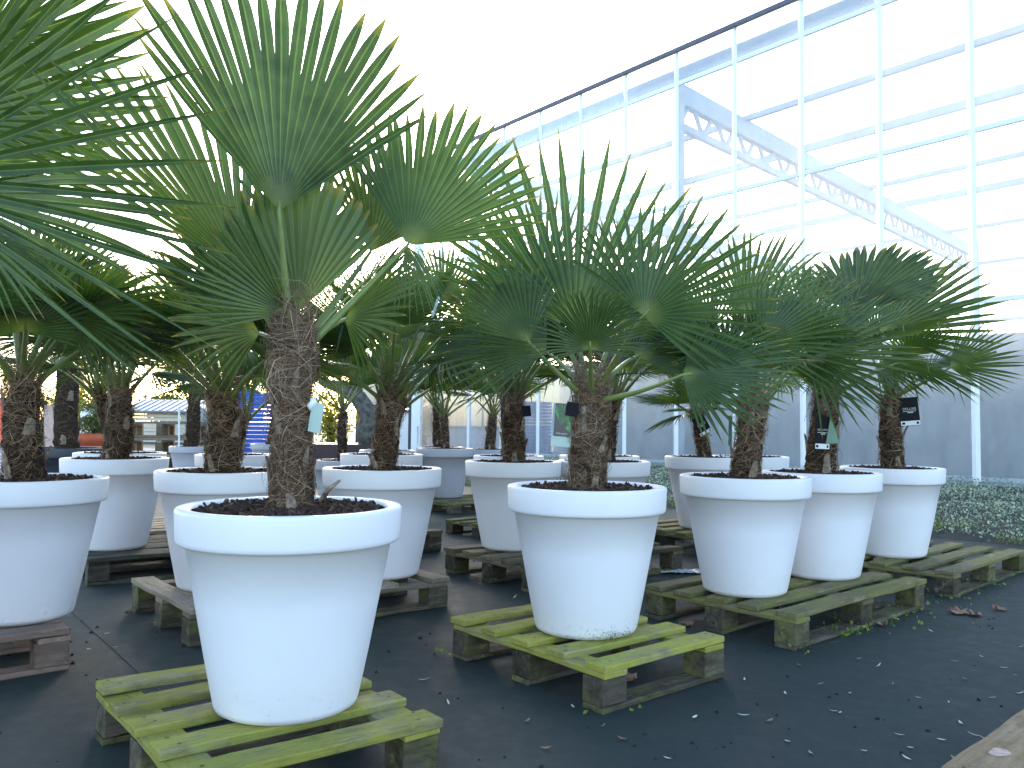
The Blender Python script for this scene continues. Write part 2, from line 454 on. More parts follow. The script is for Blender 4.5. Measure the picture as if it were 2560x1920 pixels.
# ------------------------------------------------------------------ pots
def pot_profile(D, H, band, Db):
    r = D / 2; b = Db / 2
    rb = r * 0.985
    def cone(z): return b + (rb - 0.022 - b) * (z / (H - band))
    zb = H - band
    return [(0.01, 0.0), (b - 0.022, 0.0), (b - 0.012, 0.004), (b - 0.010, 0.007), (b - 0.002, 0.010), (b + 0.002, 0.022),
            (cone(zb * .33), zb * .33), (cone(zb * .66), zb * .66), (cone(zb), zb - 0.003), (rb - 0.014, zb - 0.0005), (rb - 0.004, zb + 0.001), (rb, zb + 0.006),
            (rb + 0.001, zb + 0.014), (r, H - 0.009), (r - 0.001, H - 0.0045), (r - 0.0035, H - 0.0015), (r - 0.008, H), (r - 0.028, H - 0.0005), (r - 0.034, H - 0.005), (r - 0.038, H - 0.012),
            (r - 0.045, H - 0.08)]
def soil_mesh(Rr, seed, chips):
    rs = np.random.default_rng(seed)
    V, F, T = [], [], []
    nr, na = 14, 56
    for i in range(nr + 1):
        for k in range(na):
            t = 2 * math.pi * k / na; r = Rr * i / nr
            x, y = r * math.cos(t), r * math.sin(t)
            z = 0.010 * noise.noise((x * 14 + seed, y * 14, 0)) + 0.012 * noise.noise((x * 40, y * 40, seed)) + 0.018 * max(0, 1 - r / 0.16)
            V.append((x, y, z)); T.append(0.2)
    for i in range(nr):
        for k in range(na):
            F.append((i * na + k, (i + 1) * na + k, (i + 1) * na + (k + 1) % na, i * na + (k + 1) % na))
    for _ in range(chips):
        r = Rr * 0.97 * math.sqrt(rs.random()); t = rs.random() * 6.283
        c = Vector((r * math.cos(t), r * math.sin(t), 0.004 + rs.random() * 0.008))
        L, W_, H_ = rs.uniform(0.004, 0.014), rs.uniform(0.003, 0.006), rs.uniform(0.002, 0.004)
        rot = Matrix.Rotation(rs.random() * 6.28, 3, 'Z') @ Matrix.Rotation(rs.normal(0, 0.5), 3, 'Y') @ Matrix.Rotation(rs.normal(0, 0.5), 3, 'X')
        b = len(V); tt = rs.random() ** 1.5
        for sx, sy, sz in ((-1, -1, -1), (1, -.7, -1), (1, 1, -1), (-1, .8, -1), (-.8, -1, 1), (.7, -.8, 1), (.9, .8, 1), (-1, 1, 1)):
            V.append(tuple(c + rot @ Vector((sx * L, sy * W_, sz * H_)))); T.append(tt)
        F += [tuple(b + i for i in f) for f in ((0, 3, 2, 1), (4, 5, 6, 7), (0, 1, 5, 4), (1, 2, 6, 5), (2, 3, 7, 6), (3, 0, 4, 7))]
    return V, F, T
D0, H0, BAND, DB = 0.5686, 0.5091, 0.0887, 0.3589
pm = MB(); pm.lathe(pot_profile(D0, H0, BAND, DB), 96)
pot_me = {}
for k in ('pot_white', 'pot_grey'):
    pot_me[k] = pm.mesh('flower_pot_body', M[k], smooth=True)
soil_me = []
for s_ in range(3):
    V, F, T = soil_mesh(D0 / 2 - 0.040, s_ + 3, 700 if s_ == 0 else 420)
    o_ = mk('soil', V, F, M['soil'], attrs={'t': T}); soil_me.append(o_.data); bpy.data.objects.remove(o_)
def make_pot(x, y, z, label, kind='pot_white', group='white plastic pots', soil=0, rz=0):
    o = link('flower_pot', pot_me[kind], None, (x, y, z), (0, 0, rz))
    tag(o, label, 'flower pot', group)
    link('soil', soil_me[soil], o, (0, 0, H0 - 0.016), (0, 0, rz * 2.3))
    return o

# ------------------------------------------------------------------ pallets
UV = (1, 0)
def board_mesh(L, Wd, H, seed):
    """one board, length along X, slightly warped and worn"""
    rs = np.random.default_rng(seed)
    n = max(4, int(L / 0.12))
    me = bpy.data.meshes.new('board')
    bm = bmesh.new()
    V, F = [], []
    ph, am = rs.random() * 6, rs.uniform(0.0008, 0.003)
    for i in range(n + 1):
        x = -L / 2 + L * i / n
        e = 1.0
        ex = (rs.normal(0, 0.002) if i in (0, n) else 0)
        dw = 0.0025 * math.sin(i * 1.7 + ph); dz = am * math.sin(i * 0.9 + ph)
        for (yy, zz) in ((-1, -1), (1, -1), (1, 1), (-1, 1)):
            V.append((x + ex + rs.normal(0, 0.0006), yy * (Wd / 2 + dw * (1 if yy > 0 else -0.5)) + rs.normal(0, 0.0007), zz * H / 2 + dz + rs.normal(0, 0.0005)))
    for i in range(n):
        for k in range(4):
            F.append((i * 4 + k, (i + 1) * 4 + k, (i + 1) * 4 + (k + 1) % 4, i * 4 + (k + 1) % 4))
    F.append((0, 1, 2, 3)); F.append((n * 4 + 3, n * 4 + 2, n * 4 + 1, n * 4))
    me.from_pydata(V, [], F)
    bm.from_mesh(me)
    bmesh.ops.recalc_face_normals(bm, faces=bm.faces[:])
    ed = [e for e in bm.edges if len(e.link_faces) == 2 and e.calc_face_angle(0) > 0.6]
    bmesh.ops.bevel(bm, geom=ed, offset=0.003, segments=1, affect='EDGES')
    bm.to_mesh(me); bm.free()
    return me
seed_ = [100]
def pallet(x, y, rz, L, Wd, label, top='wood_olive', low='block', n=5, along='u', h=1.0, slat_w=0.09, z=0.0, group='wooden pallets', skip=()):
    """(x, y) is the corner nearest the camera; u runs along rz"""
    P = empty('pallet', (x, y, z), rz); tag(P, label, 'pallet', group)
    zs = h
    hb, hk, hc, ht = 0.018 * zs, 0.084 * zs, 0.020 * zs, 0.022 * zs
    def put(name, me_args, c, rot, mat):
        seed_[0] += 1
        me = board_mesh(*me_args, seed_[0]); me.materials.append(M[mat])
        if name == 'top_board':
            me.materials.append(M['nail'])
            bm = bmesh.new(); bm.from_mesh(me)
            Lb, Wb, Hb = me_args
            for ux in (-Lb / 2 + 0.045, Lb / 2 - 0.045) + ((0.0,) if Lb > 0.9 else ()):
                for uy in (-Wb * 0.24, Wb * 0.24):
                    cx, cy = ux + random.gauss(0, 0.012), uy + random.gauss(0, 0.006)
                    f = bm.faces.new([bm.verts.new((cx + 0.0042 * math.cos(q * 1.047) * 1.3, cy + 0.0042 * math.sin(q * 1.047), Hb / 2 + 0.0036)) for q in range(6)])
                    f.material_index = 1
            bm.to_mesh(me); bm.free()
        o = link(name, me, P, c, (0, 0, rot + random.gauss(0, 0.006)))
        return o
    ncol = 3 if L > 0.9 else 2
    bl, bw = 0.105, 0.095
    us = [bl / 2 + 0.004 + (L - bl - 0.008) * i / (ncol - 1) for i in range(ncol)]
    vs_ = [bw / 2 + 0.006 + (Wd - bw - 0.012) * i / 2 for i in range(3)]
    for v in vs_:
        put('bottom_board', (L - 0.004, 0.09, hb), (L / 2, v, hb / 2), 0, low)
        for u in us:
            put('block', (bl, bw, hk), (u, v, hb + hk / 2), 0, low)
    zc = hb + hk + hc / 2
    if along == 'u':
        for u in us:
            put('cross_board', (Wd - 0.004, 0.10, hc), (u, Wd / 2, zc), math.pi / 2, top)
        for i in range(n):
            if i in skip: continue
            v = slat_w / 2 + (Wd - slat_w) * i / (n - 1)
            put('top_board', (L, slat_w, ht), (L / 2 + random.gauss(0, 0.004), v + random.gauss(0, 0.003), zc + hc / 2 + ht / 2), 0, top)
    else:
        for v in vs_:
            put('cross_board', (L - 0.004, 0.09, hc), (L / 2, v, zc), 0, top)
        for i in range(n):
            u = slat_w / 2 + (L - slat_w) * i / (n - 1)
            put('top_board', (Wd, slat_w, ht), (u + random.gauss(0, 0.003), Wd / 2 + random.gauss(0, 0.004), zc + hc / 2 + ht / 2), math.pi / 2, top)
    return P
A40 = 0.685
pallet(-0.65, 1.709, 0.67, 0.625, 0.80, 'small yellow-green algae covered pallet under the nearest, largest white pot', 'wood_green', 'block', 5, slat_w=0.088)
pallet(0.2867, 2.5357, 0.684, 0.60, 0.80, 'small mossy green pallet with a whitish worn front slat, in the middle', 'wood_green', 'block', 5, slat_w=0.088)
pallet(1.1143, 3.2736, 0.7227, 1.206, 0.76, 'long olive green pallet carrying two white pots right of the middle', 'wood_olive', 'block', 5, slat_w=0.095)
pallet(2.285, 4.32, 0.75, 1.20, 0.80, 'olive brown pallet by the planting bed, farthest right of those with pots', 'wood_olive', 'block', 5, slat_w=0.095, h=0.93)
pallet(-1.223, 3.223, A40, 1.21, 0.82, 'pale bare wood pallet with cross-laid slats behind the nearest pot', 'wood_pale', 'block', 5, 'v', slat_w=0.10)
pallet(-2.20, 4.37, 0.60, 1.20, 0.80, 'dark wet pallet with tight slats under the left white pot', 'wood_dark', 'wood_dark', 7, slat_w=0.10)
pallet(-2.447, 2.165, 0.69, 1.20, 0.80, 'reddish bare wood pallet cut off by the left edge of the picture', 'wood_red', 'wood_red', 5, slat_w=0.11)
pallet(0.12, 4.30, A40, 1.20, 0.80, 'brown weathered pallet behind the mossy middle pallet', 'wood_brown', 'block', 5, slat_w=0.10)
pallet(1.30, 5.55, A40, 1.20, 0.80, 'pallet with a yellow-green slat behind the long olive pallet', 'wood_olive', 'wood_dark', 5, slat_w=0.10)
pallet(-1.39, 4.95, A40, 1.20, 0.80, 'pallet half hidden behind the pale cross-laid pallet', 'wood_brown', 'wood_dark', 5, slat_w=0.10)
pallet(-0.017, 6.06, A40, 1.20, 0.80, 'weathered pallet with dark blocks behind the brown pallet', 'wood_olive', 'block', 5, slat_w=0.10, h=0.75)
pallet(-0.55, 7.95, A40, 1.20, 0.80, 'yellowish pallet under a light grey pot, far back in the middle gap', 'wood_olive', 'block', 5, slat_w=0.10, h=0.72)
pallet(-2.75, 5.15, A40, 1.20, 0.80, 'grey pallet seen between two white pots on the left', 'wood_pale', 'wood_dark', 6, slat_w=0.10)
pallet(0.62, 5.58, A40, 0.60, 0.80, 'small pallet behind the brown one, its slat end showing beside the middle pot', 'wood_brown', 'wood_dark', 5, slat_w=0.09)
pallet(-2.05, 5.85, A40, 0.60, 0.80, 'small brown pallet behind the left pots', 'wood_brown', 'wood_dark', 5, slat_w=0.09, h=0.8)
PK = pallet(1.475, 1.245, 0.742, 1.20, 0.80, 'bare pinkish pallet with a big knot, cut off at the bottom right corner', 'wood_warm', 'block', 4, slat_w=0.15)


# ------------------------------------------------------------------ palms
def norm(v):
    v = np.asarray(v, float); return v / (np.linalg.norm(v) + 1e-12)
def blade(H, axis, normal, Rl, half, nseg, rs, split=0.45, droop=0.10, cup=0.0, tipbend=0.0, rows=8, edge_len=0.72, fold=0.46, broken=0.03, loose=0.02, pitch=5.5):
    """a fan of pleated segments round the hastula H; returns vertices (relative to H), faces, u, t"""
    axis = norm(axis); side = norm(np.cross(axis, normal)); nrm = np.cross(side, axis)
    ts = np.array([0.02, 0.16, 0.30, 0.42, 0.52, 0.62, 0.72, 0.81, 0.89, 0.955, 1.0]) if rows >= 8 else np.array([0.03, 0.22, 0.42, 0.60, 0.76, 0.90, 1.0])
    nr = len(ts)
    dth = 2 * half / nseg
    Vs, Fs, U, T = [], [], [], []
    nseg = max(7, int(round(2 * math.degrees(half) / pitch))); dth = 2 * half / nseg
    base = 0
    for i in range(nseg):
        a0 = -half + (i + 0.5) * dth
        q = abs(a0) / half
        a = a0 + rs.normal(0, dth * 0.06)
        L = Rl * (1 - (1 - edge_len) * q ** 2.2) * rs.uniform(0.95, 1.04)
        sp = min(0.9, split + 0.03) * (1 - 0.30 * q) * rs.uniform(0.82, 1.15)
        aw = rs.normal(0, loose)
        d0 = math.cos(a0) * axis + math.sin(a0) * side
        d1 = math.cos(a + aw) * axis + math.sin(a + aw) * side
        s0 = -math.sin(a0) * axis + math.cos(a0) * side
        r = ts * L
        free = np.clip((ts - sp) / (1 - sp), 0, 1)
        wmax = min(sp * L * math.tan(dth / 2) * 1.08, Rl * 0.040)
        hw = np.minimum(r * math.tan(dth / 2) * 1.06, wmax)
        hw = np.where(ts > sp, wmax * np.clip(1 - free ** 3.0, 0, 1) * (1 + 0.12 * np.sin(free * 3.1)), hw)
        hw[-1] = 0.0004
        f_ = fold + 0.10 * free
        ctr = np.outer(r, d0) + np.outer(free * r * 1.0, (d1 - d0))
        off = cup * (q ** 2) * r + tipbend * Rl * free ** 2
        ctr += np.outer(off, nrm)
        dr = droop * L * (ts ** 2.2) * (0.75 + 0.5 * rs.random()) * (1 + 0.5 * q)
        ctr[:, 2] -= dr
        if rs.random() < broken:      # a snapped segment hangs down
            k0 = rs.integers(max(2, nr // 2), nr - 1)
            for k in range(k0 + 1, nr):
                stp = r[k] - r[k - 1]
                ctr[k] = ctr[k - 1] + stp * norm(d0 * 0.35 + np.array([0, 0, -1.0]))
        cs, sn = np.cos(f_), np.sin(f_)
        hw = hw / np.where(free > 0, 0.5 + 0.5 * cs, cs)
        e1 = ctr - np.outer(hw * cs, s0) + np.outer(hw * sn, nrm)
        e2 = ctr + np.outer(hw * cs, s0) + np.outer(hw * sn, nrm)
        blk = np.stack([e1, ctr, e2], 1).reshape(-1, 3)
        Vs.append(blk)
        U.append(np.tile([0.0, 0.5, 1.0], nr)); T.append(np.repeat(ts, 3))
        idx = base + np.arange(nr - 1) * 3
        for c in (0, 1):
            Fs.append(np.stack([idx + c, idx + c + 1, idx + c + 4, idx + c + 3], 1))
        base += nr * 3
    return np.concatenate(Vs), np.concatenate(Fs), np.concatenate(U), np.concatenate(T)

GREEN = [(0.029, 0.060, 0.013), (0.034, 0.066, 0.017), (0.042, 0.076, 0.012), (0.024, 0.050, 0.017)]
def add_leaf(palm, crown, H, axis, normal, Rl, half, rs, nseg=44, col=None, pet_col=(0.15, 0.19, 0.04), bow=0.10, pw=0.011, **kw):
    crown, H = np.asarray(crown, float), np.asarray(H, float)
    V, F, U, T = blade(H, axis, normal, Rl, half, nseg, rs, **kw)
    base = np.array(palm.location)
    o = mk('leaf', V, F, M['leaf'], palm, tuple(H - base), attrs={'u': U, 't': T})
    c = col if col is not None else GREEN[rs.integers(len(GREEN))]
    k = rs.uniform(0.85, 1.2)
    k *= 0.57; o.color = (c[0] * k * 1.2, c[1] * k * 1.06, c[2] * k * 0.60, 1)
    # leaf stalk
    d = H - crown; Ln = np.linalg.norm(d)
    mid = (crown + H) / 2 + np.array([0, 0, bow * Ln])
    mb = MB(); pts, rad = [], []
    for j in range(9):
        s = j / 8
        p = (1 - s) ** 2 * crown + 2 * s * (1 - s) * mid + s * s * H - H
        pts.append(p); rad.append(pw * (1.25 - 0.75 * s))
    pts.append(norm(axis) * 0.03); rad.append(pw * 0.25)
    mb.tube(pts, rad, 6)
    pt = mb.build('petiole', M['petiole'], o, smooth=True)
    k = rs.uniform(0.8, 1.15)
    pt.color = (pet_col[0] * k, pet_col[1] * k, pet_col[2] * k, 1)
    return o

def trunk_parts(palm, base, top, r, rs, fibres, stubs, detail):
    base, top = np.asarray(base, float), np.asarray(top, float)
    h = np.linalg.norm(top - base)
    nr, na = (int(26 * detail) + 8, int(26 * detail) + 10)
    V, F = [], []
    so = rs.random() * 50
    dv = top - base
    for i in range(nr + 1):
        s = i / nr
        c = base + dv * s + np.array([0.10 * r * math.sin(s * 7 + so), 0.10 * r * math.cos(s * 6 + so), 0])
        prof = 1.24 - 0.30 * s if s < 0.85 else (0.995 - 0.45 * ((s - 0.85) / 0.15))
        for k in range(na):
            t = 2 * math.pi * k / na
            dx, dy = math.cos(t), math.sin(t)
            z = s * h
            nn = noise.noise((dx * 2.2 + so, dy * 2.2, z * 14)) * 0.14 + noise.noise((dx * 7 + so, dy * 7, z * 60)) * 0.10
            ring = 0.05 * math.sin(z / 0.045 * 6.283 + 1.5 * math.sin(t + so))
            rr = r * prof * (1 + nn + ring)
            V.append(c + np.array([dx * rr, dy * rr, 0]))
    for i in range(nr):
        for k in range(na):
            F.append((i * na + k, i * na + (k + 1) % na, (i + 1) * na + (k + 1) % na, (i + 1) * na + k))
    F.append(tuple(nr * na + k for k in range(na)))
    pl = np.array(palm.location)
    V = np.array(V) - pl
    tr = mk('trunk', V, F, M['trunk'], palm, smooth=True)
    # loose fibre wrapped round the trunk
    fv, ff, ft = [], [], []
    for _ in range(fibres):
        s = rs.random() ** 0.8; t = rs.random() * 6.283
        up = (s > 0.72)
        n = 6
        wd = rs.uniform(0.0004, 0.0012) * (1 + 0.4 * (rs.random() < 0.1)) / max(0.55, detail) ** 0.6
        ln = rs.uniform(0.03, 0.13) * (1.5 if up else 1)
        ang = rs.uniform(-1.5, 1.5) if not up else rs.uniform(0.6, 1.57)
        cur = rs.normal(0, 3.2); lift = rs.uniform(0.0, 0.010) * (3.0 if rs.random() < 0.08 else 1) if not up else rs.uniform(0.0, 0.035)
        sg = 1 if rs.random() < 0.5 else -1
        tt = rs.random() * 0.75 + 0.25 * (rs.random() < 0.18) + (0.12 if s > .7 else 0)
        if up: ln *= 1.5
        pts = []
        tz, ta, a = s * h, t, ang
        for j in range(n):
            q = j / (n - 1)
            prof = 1.24 - 0.30 * tz / h if tz < 0.85 * h else 0.97
            rr = r * prof * 1.05 + lift * math.sin(q * math.pi * (0.8 if not up else 0.5))
            pts.append(base + dv * (tz / h) + np.array([math.cos(ta) * rr, math.sin(ta) * rr, 0]))
            stp = ln / (n - 1); a += cur * stp * 6
            ta += sg * math.cos(a) * stp / r; tz += math.sin(a) * stp
            tz = max(0.0, tz)
        b = len(fv)
        for j, p in enumerate(pts):
            d = norm(pts[min(j + 1, n - 1)] - pts[max(j - 1, 0)])
            rad = norm(p - (base + dv * 0.5) * [1, 1, 0] - [0, 0, p[2]])
            sd_ = norm(np.cross(d, rad)) * wd * (1 if j < n - 1 else 0.3)
            fv.append(p - sd_ - pl); fv.append(p + sd_ - pl + rad * wd * 0.8); ft += [min(1, tt)] * 2
        for j in range(n - 1):
            ff.append((b + 2 * j, b + 2 * j + 1, b + 2 * j + 3, b + 2 * j + 2))
    mk('fibre', fv, ff, M['fibre'], tr, attrs={'t': ft})
    # old leaf bases
    for q in range(stubs):
        s = (q + 0.5) / stubs * 0.8 + rs.normal(0, 0.02)
        t = q * 2.4 + rs.normal(0, 0.3) - 1.6
        p = base + dv * max(0.02, s) + np.array([math.cos(t), math.sin(t), 0]) * (r * (1.27 - 0.26 * max(0.02, s)) + 0.007)
        out = np.array([math.cos(t), math.sin(t), 0]); sdv = np.array([-math.sin(t), math.cos(t), 0])
        wv, ln = rs.uniform(0.015, 0.026) * (r / 0.06), rs.uniform(0.06, 0.11) * (r / 0.06)
        mb = MB(); tilt = rs.uniform(0.05, 0.35); lean_ = rs.normal(0, 0.18)
        nb = 5; Vb = []
        for j in range(nb):
            q_ = j / (nb - 1)
            cc_ = p + np.array([0, 0, ln * q_]) + out * ln * tilt * q_ ** 1.5 + sdv * lean_ * ln * q_
            wj = wv * (1.0 - 0.42 * q_) * rs.uniform(0.88, 1.1)
            th_ = 0.010 * (1 - 0.6 * q_)
            tear = [rs.uniform(-0.16, 0.10) * ln if j == nb - 1 else 0 for _ in range(3)]
            for (ss, oo, kk) in ((-1, -.4, 0), (0, .55, 1), (1, -.4, 2), (0.6, -1.2, 2), (-0.6, -1.2, 0)):
                Vb.append(cc_ + sdv * wj * ss + out * th_ * oo + np.array([0, 0, tear[kk]]) - pl)
        Fb = [(j * 5 + k, j * 5 + (k + 1) % 5, (j + 1) * 5 + (k + 1) % 5, (j + 1) * 5 + k) for j in range(nb - 1) for k in range(5)]
        Fb.append(tuple(range((nb - 1) * 5, nb * 5)))
        mb.add(Vb, Fb)
        mb.build('leaf_base', M['stub'], tr)
    return tr

def px_leaf(palm, crown, hx, hy, hd, tx, ty, td, half, rs, roll=0, **kw):
    H = at(hx, hy, hd); T_ = at(tx, ty, td)
    ax = T_ - H; Rl = np.linalg.norm(ax); ax = norm(ax)
    view = norm(CO - H)
    n = norm(view - ax * (view @ ax))
    s = np.cross(ax, n)
    rr = R(roll)
    n = n * math.cos(rr) + s * math.sin(rr)
    return add_leaf(palm, crown, H, ax, n, Rl, R(half), rs, **kw)

def random_leaves(palm, crown, rs, n, Rr=(0.34, 0.46), Pr=(0.30, 0.46), az0=None, az_skip=None, nseg=40, rows=8, el=(82, 36), cols=None):
    crown = np.asarray(crown, float)
    a = rs.random() * 6.28 if az0 is None else az0
    for i in range(n):
        s = (i + 0.5) / n
        az = a + i * 2.39996 + rs.normal(0, 0.2)
        if az_skip is not None:
            dd = (az - az_skip[0] + math.pi) % (2 * math.pi) - math.pi
            if abs(dd) < az_skip[1]: continue
        e = R(el[0] + (el[1] - el[0]) * s ** 0.85 + rs.normal(0, 5))
        hor = np.array([math.cos(az), math.sin(az), 0.0]); up = np.array([0, 0, 1.0])
        d = hor * math.cos(e) + up * math.sin(e)
        pl = rs.uniform(*Pr) * (0.8 + 0.35 * s)
        Rl = rs.uniform(*Rr)
        e2 = e - R(rs.uniform(6, 20 + 30 * s))
        ax = hor * math.cos(e2) + up * math.sin(e2)
        sd_ = np.array([-math.sin(az), math.cos(az), 0]) * rs.normal(0, 0.22)
        ax = norm(ax + sd_)
        nrm = norm(np.cross(np.cross(ax, up * 0.9 - hor * 0.5), ax) + rs.normal(0, 0.16, 3))
        half = R(rs.uniform(55, 75) if s < 0.2 else rs.uniform(80, 118))
        col = None
        if cols is not None and rs.random() < cols[1]: col = cols[0]
        add_leaf(palm, crown + [0, 0, -0.05 * s], crown + d * pl - [0, 0, 0.05 * s], ax, nrm, Rl, half, rs, nseg=nseg, rows=rows, col=col,
                 droop=rs.uniform(0.03, 0.14) * (0.5 + s), cup=rs.uniform(0.0, 0.25), split=rs.uniform(0.34, 0.54), broken=0.05 + 0.06 * s, loose=0.03)

def palm(label, x, y, z0, cpx, r, group='potted fan palms', detail=1.0, fibres=500, stubs=6, lean=True):
    """z0 is the foot of the pot; cpx the picture point of the top of the trunk"""
    zs = z0 + H0 - 0.025
    P = empty('fan_palm', (x, y, zs)); tag(P, label, 'palm', group)
    c = at(cpx[0], cpx[1], y)
    if not lean: c[0] = x
    rs = np.random.default_rng(int(abs(x * 1000) + y * 77) % 99991)
    trunk_parts(P, (x, y, zs - 0.01), c, r * 0.80, rs, fibres, stubs, detail)
    return P, c - np.array([0, 0, 0.03]), rs

YEL = (0.085, 0.125, 0.022); BLU = (0.034, 0.082, 0.045); LIT = (0.06, 0.115, 0.035); DRK = (0.020, 0.050, 0.020)
PH = 0.144
# --- the big palm in front
make_pot(-0.570, 2.177, PH, 'largest and nearest white pot, standing on the yellow-green pallet', soil=0)
P, c, rs = palm('tallest palm with shaggy thick trunk and big upright fans, in the nearest white pot', -0.570, 2.177, PH, (632, 755), 0.051, detail=2.2, fibres=5200, stubs=9)
px_leaf(P, c, 603, 455, 2.10, 634, -80, 2.16, 49, rs, roll=14, nseg=46, pet_col=(0.15, 0.20, 0.035), pitch=4.8, split=0.60, droop=0.02, edge_len=0.80, pw=0.012, bow=0.0, broken=0.0, col=(0.025, 0.058, 0.022), cup=0.05)
px_leaf(P, c, 622, 676, 2.17, 395, 560, 2.06, 42, rs, roll=-14, nseg=20, split=0.40, droop=0.02, edge_len=0.93, bow=0.0, col=(0.075, 0.135, 0.045), broken=0.0, pw=0.007)
px_leaf(P, c, 645, 672, 2.20, 700, 372, 2.16, 38, rs, roll=6, nseg=26, split=0.86, droop=0.0, col=(0.11, 0.17, 0.10), bow=0.0, broken=0.0, edge_len=0.8, pet_col=(0.15, 0.20, 0.035))
px_leaf(P, c, 630, 690, 2.23, 560, 400, 2.30, 34, rs, roll=0, nseg=26, split=0.7, droop=0.0, col=(0.055, 0.105, 0.038), bow=0.0, broken=0.0)
px_leaf(P, c, 525, 590, 2.42, 310, 120, 2.62, 62, rs, roll=52, nseg=44, split=0.45, droop=0.03, col=(0.055, 0.105, 0.02), bow=0.05, broken=0.0)
px_leaf(P, c, 880, 530, 2.36, 1045, 235, 2.50, 58, rs, roll=-14, nseg=46, split=0.60, droop=0.03, pitch=5, col=(0.045, 0.095, 0.028), bow=-0.02, pet_col=(0.13, 0.18, 0.035))
px_leaf(P, c, 880, 532, 2.37, 930, 650, 2.30, 40, rs, roll=-30, nseg=9, split=0.3, droop=0.25, col=(0.05, 0.09, 0.025), pw=0.004, broken=0.0)
px_leaf(P, c, 800, 545, 2.50, 842, 300, 2.62, 46, rs, roll=22, nseg=34, split=0.55, droop=0.02, col=(0.05, 0.10, 0.03), bow=0.0)
px_leaf(P, c, 548, 650, 2.45, 400, 470, 2.60, 52, rs, roll=30, nseg=36, split=0.5, droop=0.05, col=BLU, bow=0.05)
px_leaf(P, c, 560, 720, 2.35, 330, 590, 2.5, 60, rs, roll=-50, nseg=36, split=0.5, droop=0.12, bow=0.1)
px_leaf(P, c, 745, 690, 2.42, 900, 600, 2.75, 60, rs, roll=50, nseg=34, split=0.5, droop=0.10, bow=0.1)
px_leaf(P, c, 640, 560, 2.55, 720, 330, 2.85, 50, rs, roll=5, nseg=34, split=0.55, droop=0.02, col=(0.05, 0.11, 0.03), bow=0.0)
# --- middle palm
make_pot(0.272, 3.001, PH, 'white pot with green algae at its foot, on the mossy pallet in the middle', soil=1, rz=1.0)
P, c, rs = palm('dark green palm with wide fans in the middle white pot, picture tag at its trunk', 0.272, 3.001, PH, (1278, 850), 0.064, detail=1.6, fibres=2600, stubs=7)
px_leaf(P, c, 1240, 705, 3.18, 1262, 285, 3.25, 78, rs, roll=10, pitch=7.5, nseg=34, split=0.30, droop=0.0, edge_len=0.80, col=(0.028, 0.068, 0.036), bow=0.02, broken=0)
px_leaf(P, c, 1275, 755, 2.74, 1268, 590, 2.62, 100, rs, roll=0, nseg=40, split=0.45, droop=0.14, col=(0.022, 0.052, 0.026), bow=0.0)
px_leaf(P, c, 1142, 738, 2.86, 1045, 560, 2.92, 55, rs, roll=20, nseg=38, split=0.6, droop=0.03, col=(0.028, 0.066, 0.024), bow=-0.08)
px_leaf(P, c, 1390, 682, 2.80, 1600, 450, 2.72, 92, rs, roll=-20, pitch=7.2, nseg=46, split=0.33, droop=0.05, edge_len=0.9, col=(0.030, 0.072, 0.030), bow=0.05)
px_leaf(P, c, 1475, 810, 2.72, 1740, 770, 2.58, 80, rs, roll=-48, nseg=42, split=0.45, droop=0.05, col=(0.034, 0.080, 0.028), bow=-0.06, pet_col=(0.20, 0.25, 0.05), pw=0.010)
px_leaf(P, c, 1180, 640, 3.35, 1040, 440, 3.5, 70, rs, roll=0, nseg=36, split=0.4, droop=0.05, bow=0.0, col=(0.04, 0.09, 0.03))
px_leaf(P, c, 1335, 700, 3.4, 1440, 520, 3.7, 75, rs, roll=20, nseg=36, split=0.45, droop=0.05)
px_leaf(P, c, 1180, 760, 3.3, 960, 690, 3.4, 70, rs, roll=40, nseg=36, split=0.45, droop=0.14)
px_leaf(P, c, 1375, 770, 3.4, 1560, 690, 3.6, 70, rs, roll=-40, nseg=36, split=0.45, droop=0.14)
# --- right row
make_pot(1.040, 3.720, PH, 'white pot on the front end of the long olive pallet', soil=2, rz=2.0)
P, c, rs = palm('palm with shaggy brown trunk in the front pot of the long olive pallet', 1.040, 3.720, PH, (1625, 865), 0.064, detail=1.3, fibres=1100, stubs=6)
px_leaf(P, c, 1610, 680, 3.75, 1680, 490, 3.85, 72, rs, roll=-20, nseg=38, split=0.42, droop=0.02)
px_leaf(P, c, 1530, 720, 3.6, 1440, 560, 3.7, 70, rs, roll=25, nseg=38, split=0.42, droop=0.06)
px_leaf(P, c, 1640, 745, 3.5, 1850, 615, 3.35, 80, rs, roll=-34, nseg=40, split=0.36, droop=0.05, col=(0.028, 0.068, 0.026))
px_leaf(P, c, 1555, 760, 3.45, 1430, 690, 3.3, 80, rs, roll=40, nseg=38, split=0.45, droop=0.06)
px_leaf(P, c, 1700, 800, 3.9, 1840, 740, 4.1, 80, rs, roll=-40, nseg=38, split=0.45, droop=0.14)
random_leaves(P, c, rs, 5, (0.32, 0.40), az0=1.2, el=(62, 30), nseg=36)
make_pot(1.535, 4.140, PH, 'white pot on the back end of the long olive pallet, overlapped by another', soil=1, rz=3.3)
P, c, rs = palm('palm with a bagged black tag on its trunk, in the long pallet\'s back pot', 1.535, 4.140, PH, (1785, 835), 0.072, detail=1.2, fibres=1000, stubs=6)
px_leaf(P, c, 1748, 768, 3.85, 1985, 690, 3.70, 100, rs, roll=-36, pitch=6.5, nseg=46, split=0.36, droop=0.05, edge_len=0.85, col=(0.034, 0.080, 0.034))
px_leaf(P, c, 1848, 668, 4.30, 1925, 522, 4.5, 82, rs, roll=-30, nseg=42, split=0.72, droop=0.02, col=DRK, cup=0.2)
px_leaf(P, c, 1735, 700, 4.2, 1735, 555, 4.4, 85, rs, roll=10, nseg=40, split=0.42, droop=0.03)
